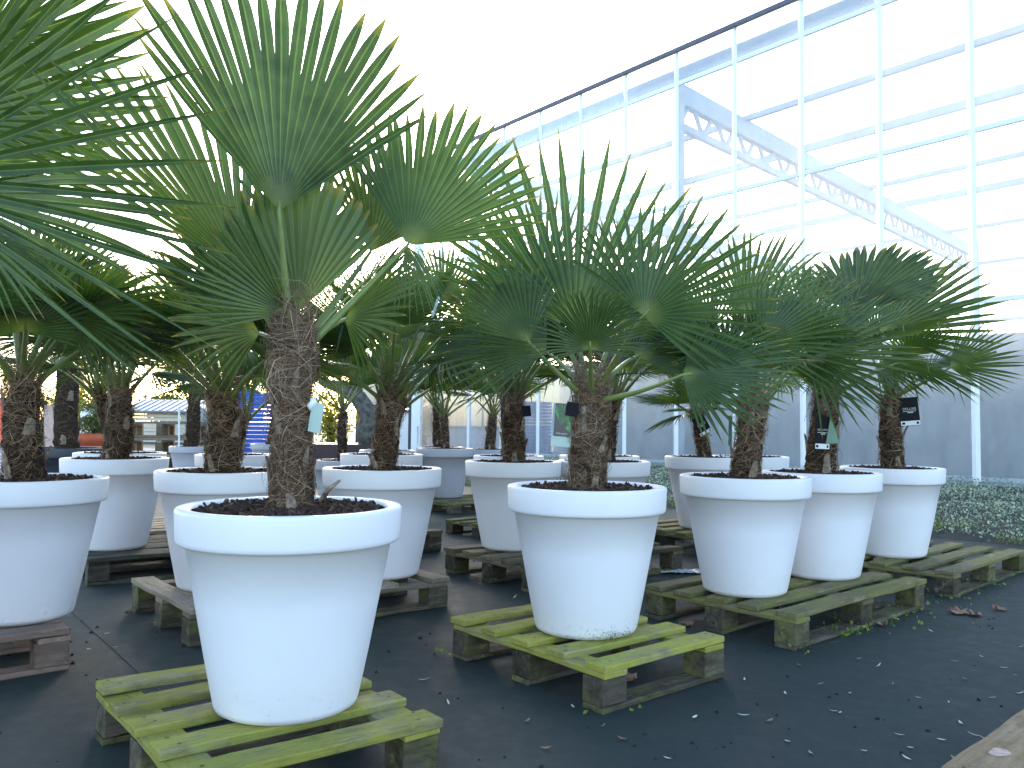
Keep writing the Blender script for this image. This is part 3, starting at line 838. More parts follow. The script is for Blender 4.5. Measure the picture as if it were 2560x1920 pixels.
px_leaf(P, c, 1720, 770, 4.0, 1640, 700, 3.9, 85, rs, roll=30, nseg=38, split=0.45, droop=0.12)
random_leaves(P, c, rs, 6, (0.34, 0.42), az0=0.6, el=(60, 28), nseg=36)
make_pot(2.234, 4.899, 0.134, 'white pot nearest the planting bed, rightmost of the pots', soil=2, rz=0.6)
P, c, rs = palm('rightmost palm with a black card tag hanging beside its slim trunk', 2.234, 4.899, 0.134, (1922, 850), 0.066, detail=1.2, fibres=900, stubs=6)
px_leaf(P, c, 1900, 722, 4.75, 2150, 585, 4.60, 55, rs, roll=-22, nseg=42, split=0.50, droop=0.05, col=(0.036, 0.080, 0.024))
px_leaf(P, c, 2052, 794, 4.70, 2212, 735, 4.52, 62, rs, roll=-25, nseg=26, split=0.42, droop=0.05, bow=-0.04)
px_leaf(P, c, 1935, 690, 5.0, 2010, 560, 5.1, 72, rs, roll=0, nseg=40, split=0.42, droop=0.03)
px_leaf(P, c, 1895, 785, 4.6, 2065, 818, 4.35, 70, rs, roll=-60, nseg=38, split=0.5, droop=0.06, col=(0.055, 0.085, 0.02))
px_leaf(P, c, 1890, 740, 5.2, 1800, 640, 5.4, 75, rs, roll=10, nseg=38, split=0.45, droop=0.08)
random_leaves(P, c, rs, 4, (0.34, 0.40), az0=2.0, el=(60, 28), nseg=34)
# --- left group
make_pot(-1.80, 3.09, PH, 'white pot cut off by the left edge of the picture', soil=2, rz=0.3)
P, c, rs = palm('left edge palm with a light green fan facing out and a brown woolly trunk', -1.80, 3.09, PH, (48, 815), 0.068, detail=1.4, fibres=1100, stubs=6)
px_leaf(P, c, 55, 715, 2.86, 62, 500, 2.80, 104, rs, roll=0, nseg=46, split=0.6, droop=0.05, col=(0.055, 0.115, 0.04), broken=0.2)
px_leaf(P, c, 130, 640, 3.2, 250, 500, 3.3, 70, rs, roll=10, nseg=36, split=0.45, droop=0.12, col=LIT, broken=0.2)
px_leaf(P, c, 20, 640, 3.3, -30, 460, 3.4, 75, rs, roll=10, nseg=36, split=0.45, droop=0.10, col=LIT, broken=0.15)
px_leaf(P, c, 150, 690, 2.95, 330, 630, 2.9, 75, rs, roll=-30, nseg=36, split=0.5, droop=0.2, broken=0.2)
random_leaves(P, c, rs, 8, (0.38, 0.46), az0=2.4, el=(78, 38), nseg=36)
# the palm just outside the frame whose fan reaches in
make_pot(-1.86, 2.02, PH, 'white pot just outside the left edge', soil=2, rz=0.9)
P, c, rs = palm('palm mostly outside the left edge, its dark fan reaching in at the top', -1.86, 2.02, PH, (-420, 560), 0.066, detail=1.0, fibres=300, stubs=4)
px_leaf(P, c, -215, 385, 1.74, 500, 222, 1.66, 56, rs, roll=-10, pitch=7.5, nseg=40, split=0.17, droop=0.02, edge_len=0.95, col=(0.016, 0.042, 0.030), bow=0.10, broken=0, fold=0.5)
px_leaf(P, c, -60, 120, 2.35, 230, -70, 2.35, 62, rs, roll=15, nseg=36, split=0.45, droop=0.02, col=(0.022, 0.05, 0.030), bow=0.08, broken=0)
px_leaf(P, c, -60, 350, 2.55, 260, 190, 2.65, 60, rs, roll=-20, nseg=36, split=0.45, droop=0.05, col=(0.028, 0.06, 0.03), bow=0.08, broken=0)
px_leaf(P, c, -140, 260, 2.22, 300, 0, 2.35, 58, rs, roll=10, nseg=38, split=0.5, droop=0.03, col=(0.045, 0.095, 0.032), bow=0.1)
px_leaf(P, c, -120, 420, 2.06, 410, 480, 2.00, 26, rs, roll=-35, nseg=32, split=0.45, droop=0.08, col=(0.030, 0.07, 0.03), bow=0.05)
px_leaf(P, c, -60, 500, 1.96, 150, 640, 1.92, 34, rs, roll=-25, nseg=12, split=0.3, droop=0.10, col=(0.035, 0.075, 0.035), bow=0.05)
random_leaves(P, c, rs, 4, (0.40, 0.5), az0=2.4, el=(75, 40), nseg=36)
make_pot(-2.262, 4.772, PH, 'white pot on the dark wet pallet, second from the left edge', soil=1, rz=0.9)
P, c, rs = palm('palm with dark brown trunk in the pot on the dark wet pallet', -2.262, 4.772, PH, (266, 840), 0.076, detail=1.3, fibres=1000, stubs=6)
random_leaves(P, c, rs, 18, (0.42, 0.54), az0=0.4, cols=(LIT, 0.3))
make_pot(-1.275, 3.70, PH, 'white pot mostly hidden behind the nearest pot, left end of the pale pallet', soil=2, rz=1.9)
P, c, rs = palm('palm with yellow leaf stalks directly left behind the tallest palm', -1.275, 3.70, PH, (482, 850), 0.076, detail=1.4, fibres=1200, stubs=6)
random_leaves(P, c, rs, 17, (0.38, 0.50), az0=1.0, cols=(YEL, 0.25))
make_pot(-0.619, 4.023, PH, 'white pot on the right end of the pale pallet behind the nearest pot', soil=1, rz=2.9)
P, c, rs = palm('palm with dark narrow trunk right behind the tallest palm', -0.619, 4.023, PH, (845, 850), 0.062, detail=1.4, fibres=1100, stubs=6)
px_leaf(P, c, 830, 695, 3.85, 842, 560, 3.75, 85, rs, roll=10, nseg=42, split=0.5, droop=0.06)
px_leaf(P, c, 930, 770, 3.8, 1060, 760, 3.65, 75, rs, roll=-40, nseg=38, split=0.5, droop=0.12)
random_leaves(P, c, rs, 13, (0.34, 0.44), az0=1.7, el=(78, 34))
px_leaf(P, c, 955, 650, 4.1, 985, 520, 4.2, 85, rs, roll=15, nseg=36, split=0.45, droop=0.08, bow=0.0)
px_leaf(P, c, 900, 660, 4.3, 960, 560, 4.5, 90, rs, roll=-20, nseg=36, split=0.45, droop=0.12, bow=0.0)
make_pot(0.013, 4.935, PH, 'white pot on the left end of the brown pallet, left behind the middle pot', soil=2, rz=3.9)
P, c, rs = palm('palm with a small black tag on its trunk, left behind the middle palm', 0.013, 4.935, PH, (1110, 850), 0.068, detail=1.3, fibres=1000, stubs=6)
random_leaves(P, c, rs, 17, (0.36, 0.46), az0=0.2)
px_leaf(P, c, 1085, 640, 4.9, 1080, 505, 4.95, 95, rs, roll=10, nseg=36, split=0.42, droop=0.06, bow=0.0)
px_leaf(P, c, 1020, 700, 4.7, 960, 610, 4.6, 85, rs, roll=25, nseg=36, split=0.45, droop=0.12, bow=0.0)
make_pot(1.396, 6.018, PH, 'white pot with a small palm behind the front pot of the long pallet', soil=1, rz=5.0)
P, c, rs = palm('small slim palm with a tilted black tag before the grey wall', 1.396, 6.018, PH, (1508, 890), 0.052, detail=1.0, fibres=500, stubs=5)
random_leaves(P, c, rs, 10, (0.30, 0.38), (0.15, 0.28), az0=0.9, el=(70, 15))
# --- rows behind, less detail
def back(x, y, z0, crown, r, n, plabel, tlabel, kind='pot_white', Rr=(0.34, 0.44), Pr=(0.28, 0.44), az0=0.0, el=(82, 36), cols=None, det=0.8, fib=300):
    make_pot(x, y, z0, plabel, kind, 'white plastic pots' if kind == 'pot_white' else 'light grey plastic pots', soil=1, rz=x * 3)
    P, c, rs = palm(tlabel, x, y, z0, crown, r, detail=det, fibres=fib, stubs=4)
    random_leaves(P, c, rs, n, Rr, Pr, az0=az0, nseg=30, rows=6, el=el, cols=cols)
    return P, c
back(1.77, 6.20, PH, (1650, 860), 0.06, 9, 'white pot hidden behind the front palm of the long pallet', 'palm hidden behind the front palm of the long pallet', az0=0.3)
back(0.565, 5.10, PH, (1325, 860), 0.06, 10, 'white pot half hidden behind the middle pot', 'palm whose trunk shows right behind the middle palm', az0=2.3)
back(0.63, 5.95, PH, (1330, 860), 0.055, 8, 'white pot farthest back of those behind the middle pot', 'palm standing farthest back behind the middle palm', az0=4.0)
back(-0.02, 6.72, 0.108, (1095, 860), 0.06, 9, 'white pot whose rim shows behind the pot left of the middle', 'palm hidden behind the one left of the middle palm', az0=1.0)
back(-0.682, 8.65, 0.104, (960, 890), 0.045, 10, 'light grey pot with algae at its foot, in the gap left of the middle', 'slim palm in the light grey pot in the gap left of the middle', 'pot_grey', az0=0.5, cols=(YEL, 0.4))
back(-1.62, 8.00, 0.0, (740, 880), 0.050, 10, 'light grey pot with a white stake in it, right of the tallest palm trunk', 'slim palm with yellow stalks just right of the tallest palm trunk', 'pot_grey', az0=1.5, Pr=(0.35, 0.5), cols=(YEL, 0.3))
back(-0.90, 5.80, PH, (870, 860), 0.055, 9, 'white pot whose rim peeps out behind the pot right of the nearest', 'palm hidden behind the dark narrow trunk', az0=0.2)
back(-1.28, 8.60, 0.08, (825, 870), 0.05, 8, 'light grey pot deepest in the gap behind the dark narrow trunk', 'palm deep behind the dark narrow trunk', 'pot_grey', az0=3.0)
back(-0.87, 10.1, 0.08, (943, 870), 0.075, 9, 'light grey pot partly hidden behind the free standing grey pot', 'thick dark palm behind the slim palm in the grey pot', 'pot_grey', az0=2.0)
back(-0.24, 9.30, 0.08, (1065, 890), 0.06, 9, 'light grey pot before the glass, left of the small black tag', 'palm before the greenhouse glass left of the small black tag', 'pot_grey', az0=5.0)
back(-4.50, 11.7, 0.0, (425, 830), 0.10, 16, 'light grey pot standing on the ground with a white stake, far left', 'thick grey trunked palm far back on the left', 'pot_grey', az0=0.4, Rr=(0.45, 0.55), Pr=(0.3, 0.5), det=1.0)
back(-2.07, 6.25, 0.112, (530, 895), 0.045, 9, 'white pot seen between the yellow-stalked palm and the tallest palm', 'short slim palm before the blue stacked crates', az0=2.2)
back(-3.90, 13.4, 0.0, (600, 880), 0.06, 8, 'light grey pot far back under the blue stacked crates', 'palm far back beside the blue stacked crates', 'pot_grey', az0=1.2)
back(-2.60, 5.55, PH, (215, 845), 0.06, 15, 'white pot whose rim shows behind the pot on the dark wet pallet', 'palm hidden behind the one on the dark wet pallet', az0=0.7, cols=(LIT, 0.4), Rr=(0.42,0.52))
# dark grey pot with a tall trunk on the far left
dk = MB(); dk.lathe(pot_profile(0.80, 0.58, 0.10, 0.52), 72)
po = dk.build('flower_pot', M['pot_dark'], None, (-4.55, 8.55, 0.0), smooth=True)
tag(po, 'wide dark grey pot behind the left white pots', 'flower pot')
s_ = link('soil', soil_me[1], po, (0, 0, 0.55)); s_.scale = (1.45, 1.45, 1)
P = empty('fan_palm', (-4.55, 8.55, 0.55)); tag(P, 'tall grey trunked palm in the wide dark grey pot on the left', 'palm', 'potted fan palms')
rs = np.random.default_rng(81)
c = at(142, 745, 8.55)
trunk_parts(P, (-4.55, 8.55, 0.54), c, 0.095, rs, 500, 6, 1.0)
random_leaves(P, c, rs, 20, (0.5, 0.65), (0.4, 0.7), az0=0.4, nseg=32, rows=6, cols=(LIT, 0.5))

# ------------------------------------------------------------------ greenhouse
S0 = np.array([5.448, 9.772, 0.0])                     # foot of the mullion at the right
def wallpt(s, z, inn=0.0): 
    p = S0 + YV * s + NV * inn
    return (p[0], p[1], z)
def onwall(x, y, inn=0.0):
    r = ray(x, y); P0 = S0 + NV * inn
    p = CO + r * (((P0 - CO) @ NV) / (r @ NV))
    return (p - P0) @ YV, p[2]
MS = 1.1235
ZS, Z3, Z2, Z1, ZG = 0.29, onwall(2212, 640)[1], 4.43, 6.42, 6.95
s_lo, s_hi = -4, 10                                    # mullion numbers
S_END = onwall(903, 900)[0]
G = empty('greenhouse', tuple(S0)); tag(G, 'tall glass greenhouse with white mullions and steel trusses showing through', 'greenhouse')
def gb(name, mb, mat, smooth=False, parent=None):
    o = mb.build(name, mat, parent or G, smooth=smooth)
    if parent is None: o.location = tuple(-S0)
    return o
slist = [MS * k for k in range(s_lo, s_hi + 1)] + [S_END]
for s in slist:
    b = MB(); b.bar(wallpt(s, 0.0), wallpt(s, ZG - 0.02), 0.055, 0.09); gb('mullion', b, M['white_metal'])
for z, hgt in ((ZS, 0.05), (Z3, 0.06), (Z2, 0.06), (Z1, 0.07)):
    b = MB(); b.bar(wallpt(slist[0], z, 0.02), wallpt(S_END, z, 0.02), 0.05, hgt); gb('transom' if z > ZS else 'sill_rail', b, M['white_metal'] if z > ZS else M['steel'])
b = MB(); b.bar(wallpt(slist[0], ZG + 0.0, -0.05), wallpt(S_END + 0.2, ZG + 0.0, -0.05), 0.07, 0.06); gb('gutter', b, M['gutter'])
b = MB(); b.bar(wallpt(slist[0], 6.70, 0.30), wallpt(S_END, 6.70, 0.30), 0.10, 0.22); gb('eaves_beam', b, M['steel'])
b = MB(); b.bar(wallpt(slist[0], ZS / 2 - 0.02, 0.03), wallpt(S_END, ZS / 2 - 0.02, 0.03), 0.12, ZS - 0.02); gb('plinth', b, M['concrete'])
zz = [ZS + 0.02, Z3, Z2, Z1, ZG]
for i in range(len(slist) - 1):
    for k in range(4):
        b = MB()
        a0, a1 = slist[i] + 0.02, slist[i + 1] - 0.02
        b.add([wallpt(a0, zz[k] + 0.02, 0.0), wallpt(a1, zz[k] + 0.02, 0.0), wallpt(a1, zz[k + 1] - 0.02, 0.0), wallpt(a0, zz[k + 1] - 0.02, 0.0)], [(0, 1, 2, 3)])
        gb('glass_pane', b, M['glass'])
# steel inside: columns, lattice trusses, purlins
TD = norm([0.960, 1.001, 0.0])                          # truss direction
DEPTH = 17.0
for s in (-0.95, 4.74, 10.4):
    b = MB(); b.bar(wallpt(s, 0, 0.35), wallpt(s, 6.75, 0.35), 0.16, 0.22); gb('column', b, M['steel'])
    p0 = np.array(wallpt(s, 0, 0.35))
    zt, zl = 6.42, 5.88
    b = MB(); b.bar(p0 + [0, 0, zt], p0 + TD * DEPTH + [0, 0, zt], 0.14, 0.34); gb('truss_top_chord', b, M['steel'])
    b = MB(); b.bar(p0 + [0, 0, zl], p0 + TD * DEPTH + [0, 0, zl], 0.10, 0.12); gb('truss_bottom_chord', b, M['steel'])
    b = MB(); n = 22
    for k in range(n):
        a_, c_ = p0 + TD * (DEPTH * k / n), p0 + TD * (DEPTH * (k + 0.5) / n)
        e_ = p0 + TD * (DEPTH * (k + 1) / n)
        b.bar(a_ + [0, 0, zl], c_ + [0, 0, zt], 0.06, 0.06); b.bar(c_ + [0, 0, zt], e_ + [0, 0, zl], 0.06, 0.06)
    gb('truss_web', b, M['steel'])
    q = p0 + TD * DEPTH
    b = MB(); b.bar(q, q + [0, 0, 6.75], 0.18, 0.22); gb('column', b, M['steel'])
for k, inn in enumerate((2.6, 5.6, 8.6, 11.6, 14.6)):
    b = MB(); b.bar(wallpt(slist[0], 6.62 + 0.25 * (k % 2), inn), wallpt(S_END, 6.62 + 0.25 * (k % 2), inn), 0.09, 0.16 if k % 2 else 0.10); gb('purlin', b, M['steel'])
for z in (2.4, 4.2, 6.0):
    b = MB(); b.bar(wallpt(slist[0] - 6, z, 16.9), wallpt(S_END, z, 16.9), 0.06, 0.10); gb('far_transom', b, M['steel'])
# low concrete wall behind the glass
zc1 = onwall(2150, 776, 0.8)[1]; zc2 = onwall(2150, 722, 1.25)[1]
b = MB(); b.bar(wallpt(-5, zc1 / 2, 0.9), wallpt(S_END + 1.7, zc1 / 2, 0.9), 0.2, zc1); 
cw = gb('concrete_wall', b, M['concrete'])
b = MB(); b.bar(wallpt(-5, zc2 / 2, 1.30), wallpt(S_END + 1.7, zc2 / 2, 1.30), 0.2, zc2); gb('concrete_upstand', b, M['concrete'])
b = MB(); b.bar(wallpt(-5, zc1 + 0.03, 0.85), wallpt(S_END + 1.7, zc1 + 0.03, 0.85), 0.34, 0.06); gb('coping', b, M['floor'])
b = MB(); b.add([wallpt(slist[0], 0.012, 0.1), wallpt(S_END, 0.012, 0.1), wallpt(S_END, 0.012, 22), wallpt(slist[0] - 8, 0.012, 22)], [(0, 3, 2, 1)])
gf = b.build('greenhouse_floor', M['floor']); tag(gf, kind='structure')
# entrance bay left of the corner post
sA, sB = S_END + 0.05, onwall(772, 930)[0]
b = MB(); zmid = onwall(880, 888)[1]; ztop = onwall(880, 780)[1]
b.bar(wallpt(sA, zmid / 2, 0.05), wallpt(sB, zmid / 2, 0.05), 0.06, zmid); gb('door_panel', b, M['white_metal'])
b = MB(); b.bar(wallpt(sA, (zmid + ztop) / 2 + 0.03, 0.05), wallpt(sB, (zmid + ztop) / 2 + 0.03, 0.05), 0.05, ztop - zmid - 0.06); gb('door_glazing', b, M['sunset_glazing'])
b = MB(); b.bar(wallpt(sA, zmid, 0.03), wallpt(sB, zmid, 0.03), 0.14, 0.07); b.bar(wallpt(sA, ztop + 0.04, 0.03), wallpt(sB, ztop + 0.04, 0.03), 0.14, 0.08)
for s in (sA + 0.28, sB): b.bar(wallpt(s, 0, 0.0), wallpt(s, ztop + 0.08, 0.0), 0.08, 0.10)
gb('door_frame', b, M['frame_dark'])
b = MB(); b.bar(wallpt(S_END + 0.02, 0, -0.03), wallpt(S_END + 0.02, ZG, -0.03), 0.22, 0.12); gb('corner_post', b, M['white_metal'])

# ------------------------------------------------------------------ planting bed beside the glass
BE = np.array([3.43, 6.65, 0.0])                       # a point on the edge of the bed
bw = float((S0 - BE) @ NV) - 0.03
def bedz(k): return 0.02 + 0.20 * min(1, k / bw) ** 0.8
V, F = [], []
ni, nj = 50, 14
for i in range(ni + 1):
    for j in range(nj + 1):
        s = -6 + 15 * i / ni; k = bw * j / nj
        p = BE + YV * s + NV * k
        V.append((p[0], p[1], bedz(k) - (0.03 if j == 0 else 0) + 0.03 * noise.noise((p[0] * 2, p[1] * 2, 0))))
for i in range(ni):
    for j in range(nj):
        F.append((i * (nj + 1) + j, (i + 1) * (nj + 1) + j, (i + 1) * (nj + 1) + j + 1, i * (nj + 1) + j + 1))
tag(mk('planting_bed', V, F, M['bed'], smooth=True), kind='structure')
def leaf_cloud(pos, size, rs, aspect=0.55, up=0.35):
    """diamond leaves of random direction at the given points"""
    n = len(pos)
    d = rs.normal(0, 1, (n, 3)); d[:, 2] += up; d /= np.linalg.norm(d, axis=1)[:, None]
    e = np.cross(d, rs.normal(0, 1, (n, 3))); e /= np.linalg.norm(e, axis=1)[:, None]
    nn = np.cross(d, e)
    L = size * rs.uniform(0.6, 1.3, n)[:, None]
    a = pos; b = pos + d * L * 0.5 + e * L * aspect * 0.5 + nn * L * 0.08; c_ = pos + d * L; f = pos + d * L * 0.5 - e * L * aspect * 0.5 + nn * L * 0.08
    V = np.stack([a, b, c_, f], 1).reshape(-1, 3)
    F = (np.arange(n)[:, None] * 4 + np.arange(4)[None]).tolist()
    return V, F
rs = np.random.default_rng(5)
n = 60000
s = rs.uniform(-3.5, 8.5, n); k = rs.uniform(0, 1, n) * (bw - 0.06) + 0.03
pp = BE[None] + YV[None] * s[:, None] + NV[None] * k[:, None]
hh = np.array([0.5 + 0.5 * noise.noise((a * 1.6, b_ * 1.6, 3.0)) + 0.35 * noise.noise((a * 5, b_ * 5, 1.0)) for a, b_ in pp[:, :2]])
top = 0.035 + 0.13 * np.clip(hh, 0, 1.2) * np.clip(k / 0.8, 0.12, 1)
fr = rs.uniform(0, 1, n) ** 0.6
pp[:, 2] = np.array([bedz(q) for q in k]) + top * fr
keep = rs.random(n) < 0.4 + 0.6 * np.clip(hh, 0, 1)
pp, fr = pp[keep], fr[keep]
V, F = leaf_cloud(pp, 0.027, rs, 0.6, 0.5)
tt = np.repeat(np.clip(rs.random(len(pp)) ** 1.3 + 0.15 * rs.random(len(pp)), 0, 1), 4)
o = mk('ground_cover', V, F, M['f_grey'], attrs={'t': tt}); tag(o, 'low grey-green variegated ground cover in the bed along the glass', 'ground cover', kind='stuff')
n = 15000
s = rs.uniform(-3.5, 8, n); k = np.abs(rs.normal(0.0, 0.30, n))
pp = BE[None] + YV[None] * s[:, None] + NV[None] * k[:, None]
hh = np.array([noise.noise((a * 2.2, b_ * 2.2, 9.0)) for a, b_ in pp[:, :2]])
keep = hh > -0.12
pp = pp[keep]; pp[:, 2] = 0.01 + 0.07 * rs.random(len(pp)) + 0.03 * np.clip(k[keep] / .3, 0, 1)
V, F = leaf_cloud(pp, 0.022, rs, 0.6, 0.6)
o = mk('moss', V, F, M['f_moss'], attrs={'t': np.repeat(rs.random(len(pp)), 4)}); tag(o, 'bright green moss and weeds along the edge of the bed', 'moss', kind='stuff')

# ------------------------------------------------------------------ tags and stakes
def text(body, size, mat, parent, loc, rot=(math.pi / 2, 0, 0)):
    cu = bpy.data.curves.new('lettering', 'FONT'); cu.body = body; cu.size = size; cu.align_x = 'CENTER'; cu.align_y = 'CENTER'; cu.extrude = 0.0002
    tmp = bpy.data.objects.new('lettering', cu); C.objects.link(tmp)
    dg = bpy.context.evaluated_depsgraph_get()
    me = bpy.data.meshes.new_from_object(tmp.evaluated_get(dg))
    bpy.data.objects.remove(tmp)
    me.materials.clear(); me.materials.append(mat)
    return link('lettering', me, parent, loc, rot)
def black_tag(p, label, w_, h_, tilt, turn, lettering=True, strip=True):
    b = MB(); b.box((-w_ / 2, -0.001, -h_ / 2), (w_ / 2, 0.001, h_ / 2))
    o = b.build('plant_tag', M['black_card'], None, tuple(p)); o.rotation_euler = (R(-4), tilt, turn)
    tag(o, label, 'plant tag', 'tags hanging on the palms')
    if strip:
        b = MB(); b.box((-w_ / 2 + 0.001, -0.0025, -h_ / 2 + 0.002), (w_ / 2 - 0.001, -0.0012, -h_ / 2 + h_ * 0.17)); b.build('white_strip', M['white_card'], o)
        b = MB(); b.box((-w_ * .43, -0.0032, -h_ / 2 + h_ * .05), (-w_ * .28, -0.0026, -h_ / 2 + h_ * 0.13)); b.build('printed_mark', M['black_card'], o)
        b = MB(); b.box((w_ * .30, -0.0032, -h_ / 2 + h_ * .05), (w_ * .42, -0.0026, -h_ / 2 + h_ * 0.13)); b.build('printed_mark', M['black_card'], o)
    if lettering:
        text('DELUXE', w_ * 0.19, M['silver_ink'], o, (w_ * .02, -0.0022, h_ * 0.09))
        b = MB(); b.box((-w_ * .33, -0.0022, h_ * .0), (w_ * .33, -0.0014, h_ * 0.018)); b.box((-w_ * .10, -0.0022, -h_ * .05), (w_ * .2, -0.0014, -h_ * 0.02)); b.build('printed_line', M['silver_ink'], o)
    b = MB(); b.tube([(0, 0, h_ / 2 - 0.006), (-0.01, 0.01, h_ / 2 + 0.02), (-0.03, 0.04, h_ / 2 + 0.05)], 0.0012, 5); b.build('tie', M['black_card'], o)
    return o
black_tag(at(1964, 889, 4.82), 'black card tag with white strip hanging right of the rightmost palm trunk', 0.105, 0.165, R(-5), R(-14))
black_tag(at(1516, 919, 5.93), 'black card tag hanging askew before the small slim palm', 0.095, 0.135, R(-30), R(6))
black_tag(at(1776, 935, 4.03), 'black tag flat against the trunk of the back palm on the long pallet', 0.070, 0.16, R(2), R(0))
black_tag(at(1137, 888, 4.80), 'small black tag on the trunk left of the middle palm', 0.055, 0.062, R(-6), R(20), lettering=False, strip=False)
black_tag(at(1236, 884, 2.93), 'small black tag above the picture tag on the middle palm', 0.045, 0.05, R(8), R(-20), lettering=False, strip=False)
# green cone sleeve beside the flat tag
b = MB(); p = at(1797, 928, 4.02); b.add([(-0.004, 0, 0.07), (-0.03, 0, -0.07), (0.032, -0.006, -0.065), (-0.004, 0.008, 0.07), (-0.03, 0.008, -0.07), (0.032, 0.004, -0.065)], [(0, 1, 2), (5, 4, 3), (0, 3, 4, 1), (1, 4, 5, 2), (2, 5, 3, 0)])
o = b.build('plant_tag', simple('green_tinted_card', (0.10, 0.22, 0.17), 0.3), None, tuple(p)); tag(o, 'dark green pointed card beside the flat black tag', 'plant tag', 'tags hanging on the palms')
b = MB(); p = at(1577, 930, 3.66); b.box((-0.014, -0.001, -0.065), (0.016, 0.001, 0.065))
o = b.build('plant_tag', simple('green_tinted_card_dark', (0.06, 0.12, 0.10), 0.3), None, tuple(p)); o.rotation_euler = (0, R(3), R(50)); tag(o, 'narrow dark green tag seen edge-on at the front palm of the long pallet', 'plant tag', 'tags hanging on the palms')
# picture tag of the middle palm
p = at(1214, 918, 3.0)
b = MB(); b.box((-0.046, -0.001, -0.085), (0.046, 0.001, 0.085)); o = b.build('plant_tag', M['mint_card'], None, tuple(p)); o.rotation_euler = (0, R(4), R(-12)); o.scale = (0.78, 1, 0.92)
tag(o, 'mint green picture tag showing a palm, left of the middle palm trunk', 'plant tag', 'tags hanging on the palms')
b = MB(); b.box((-0.036, -0.003, -0.045), (0.046, -0.0015, 0.084)); b.build('picture_field', simple('tag_dark_print', (0.10, 0.085, 0.09), 0.4), o)
b = MB(); b.box((-0.0455, -0.003, -0.042), (-0.037, -0.0015, 0.08)); b.build('side_field', simple('tag_sky_print', (0.28, 0.42, 0.55), 0.4), o)
b = MB()
for (cx, cz, rad, a0, a1) in ((-0.005, 0.000, 0.08, 40, 140), (0.022, 0.002, 0.045, 20, 100), (0.018, -0.012, 0.03, -30, 60)):
    for q in range(13):
        a = R(a0 + (a1 - a0) * q / 12); w_ = 0.0022
        d_ = (math.cos(a), math.sin(a))
        ex, ez = max(-0.035, min(0.045, cx + d_[0] * rad)), min(0.083, cz + d_[1] * rad)
        b.add([(cx, -0.0036 - q * 1e-5, cz), (ex - d_[1] * w_, -0.0036 - q * 1e-5, ez + d_[0] * w_), (ex + d_[1] * w_, -0.0036 - q * 1e-5, ez - d_[0] * w_)], [(0, 1, 2)])
b.build('printed_palm', simple('tag_green_print', (0.12, 0.34, 0.14), 0.4, 0.5, 60), o)
text('Badjungpalm', 0.0105, M['silver_ink'], o, (0.002, -0.0036, -0.033))
# pale green tag on the tall palm
p = at(682, 902, 2.13)
b = MB(); b.box((-0.018, -0.001, -0.038), (0.020, 0.001, 0.038)); o = b.build('plant_tag', M['mint_card'], None, tuple(p)); o.rotation_euler = (0, R(10), R(-25))
tag(o, 'blank pale green tag at the trunk of the tallest palm', 'plant tag', 'tags hanging on the palms')
b = MB(); b.tube([(-0.022, 0.005, 0.045), (-0.014, 0.0, 0.036), (-0.022, -0.003, 0.026), (-0.016, 0, 0.015)], [0.008, 0.010, 0.009, 0.004], 7); b.build('paper_wrap', M['white_plastic'], o, smooth=True)
def stake(x, y0, y1, d, label, r=0.008):
    p, q = at(x, y0, d), at(x, y1, d)
    b = MB(); b.tube([(0, 0, 0), tuple(q - p)], r, 8); o = b.build('marker_stake', M['white_plastic'], None, tuple(p)); tag(o, label, 'stake', 'white marker stakes')
    b = MB(); b.tube([tuple(q - p), tuple((q - p) * 1.10)], r * 1.5, 8); b.build('cap', M['white_plastic'], o)
stake(387, 968, 890, 11.5, 'tall white stake in the far left grey pot', 0.013)
stake(834, 970, 930, 7.82, 'short white stake in the grey pot right of the tallest palm trunk', 0.009)
stake(902, 965, 925, 9.9, 'white stake beside the corner of the greenhouse', 0.014)

# ------------------------------------------------------------------ litter on the ground
def litter_mesh(L, Wd, curl, mat):
    V, F = [], []
    n = 6
    for i in range(n + 1):
        s = i / n; wv = Wd / 2 * math.sin(math.pi * min(1, s * 0.96 + 0.02)) ** 0.8
        z = 0.004 + curl * (s - 0.5) ** 2 * 4
        V += [((s - 0.5) * L, -wv + 0.1 * L * s * (1 - s), z + wv * 0.3), ((s - 0.5) * L, 0.1 * L * s * (1 - s), z), ((s - 0.5) * L, wv + 0.1 * L * s * (1 - s), z + wv * 0.3)]
    for i in range(n):
        for k in (0, 1): F.append((i * 3 + k, i * 3 + k + 1, i * 3 + k + 4, i * 3 + k + 3))
    me = bpy.data.meshes.new('fallen_leaf'); me.from_pydata(V, [], F); me.materials.append(M[mat]); me.update(); return me
LM = {'p': [litter_mesh(l, w_, c_, 'litter_pale') for l, w_, c_ in ((0.038, 0.009, 0.004), (0.026, 0.012, 0.003), (0.05, 0.009, 0.006))],
      'g': [litter_mesh(l, w_, c_, 'litter_green') for l, w_, c_ in ((0.042, 0.009, 0.004), (0.03, 0.008, 0.003))],
      'b': [litter_mesh(l, w_, c_, 'litter_brown') for l, w_, c_ in ((0.035, 0.014, 0.006), (0.05, 0.006, 0.004))]}
LAB = {'p': ('small pale narrow fallen leaf lying loose on the dark ground', 'pale fallen leaves on the dark ground'),
       'g': ('small green narrow fallen leaf lying loose on the dark ground', 'green fallen leaves on the dark ground'),
       'b': ('small brown fallen leaf or twig lying loose on the dark ground', 'brown fallen leaves on the dark ground')}
def litter(x, y, kind, rz=None, sc=1.0):
    p = gnd(x, y)
    o = link('fallen_leaf', random.choice(LM[kind]), None, (p[0], p[1], 0.001), (random.gauss(0, 0.1), random.gauss(0, 0.1), random.uniform(0, 6.28) if rz is None else rz))
    o.scale = (sc,) * 3
    tag(o, LAB[kind][0], 'fallen leaf', LAB[kind][1])
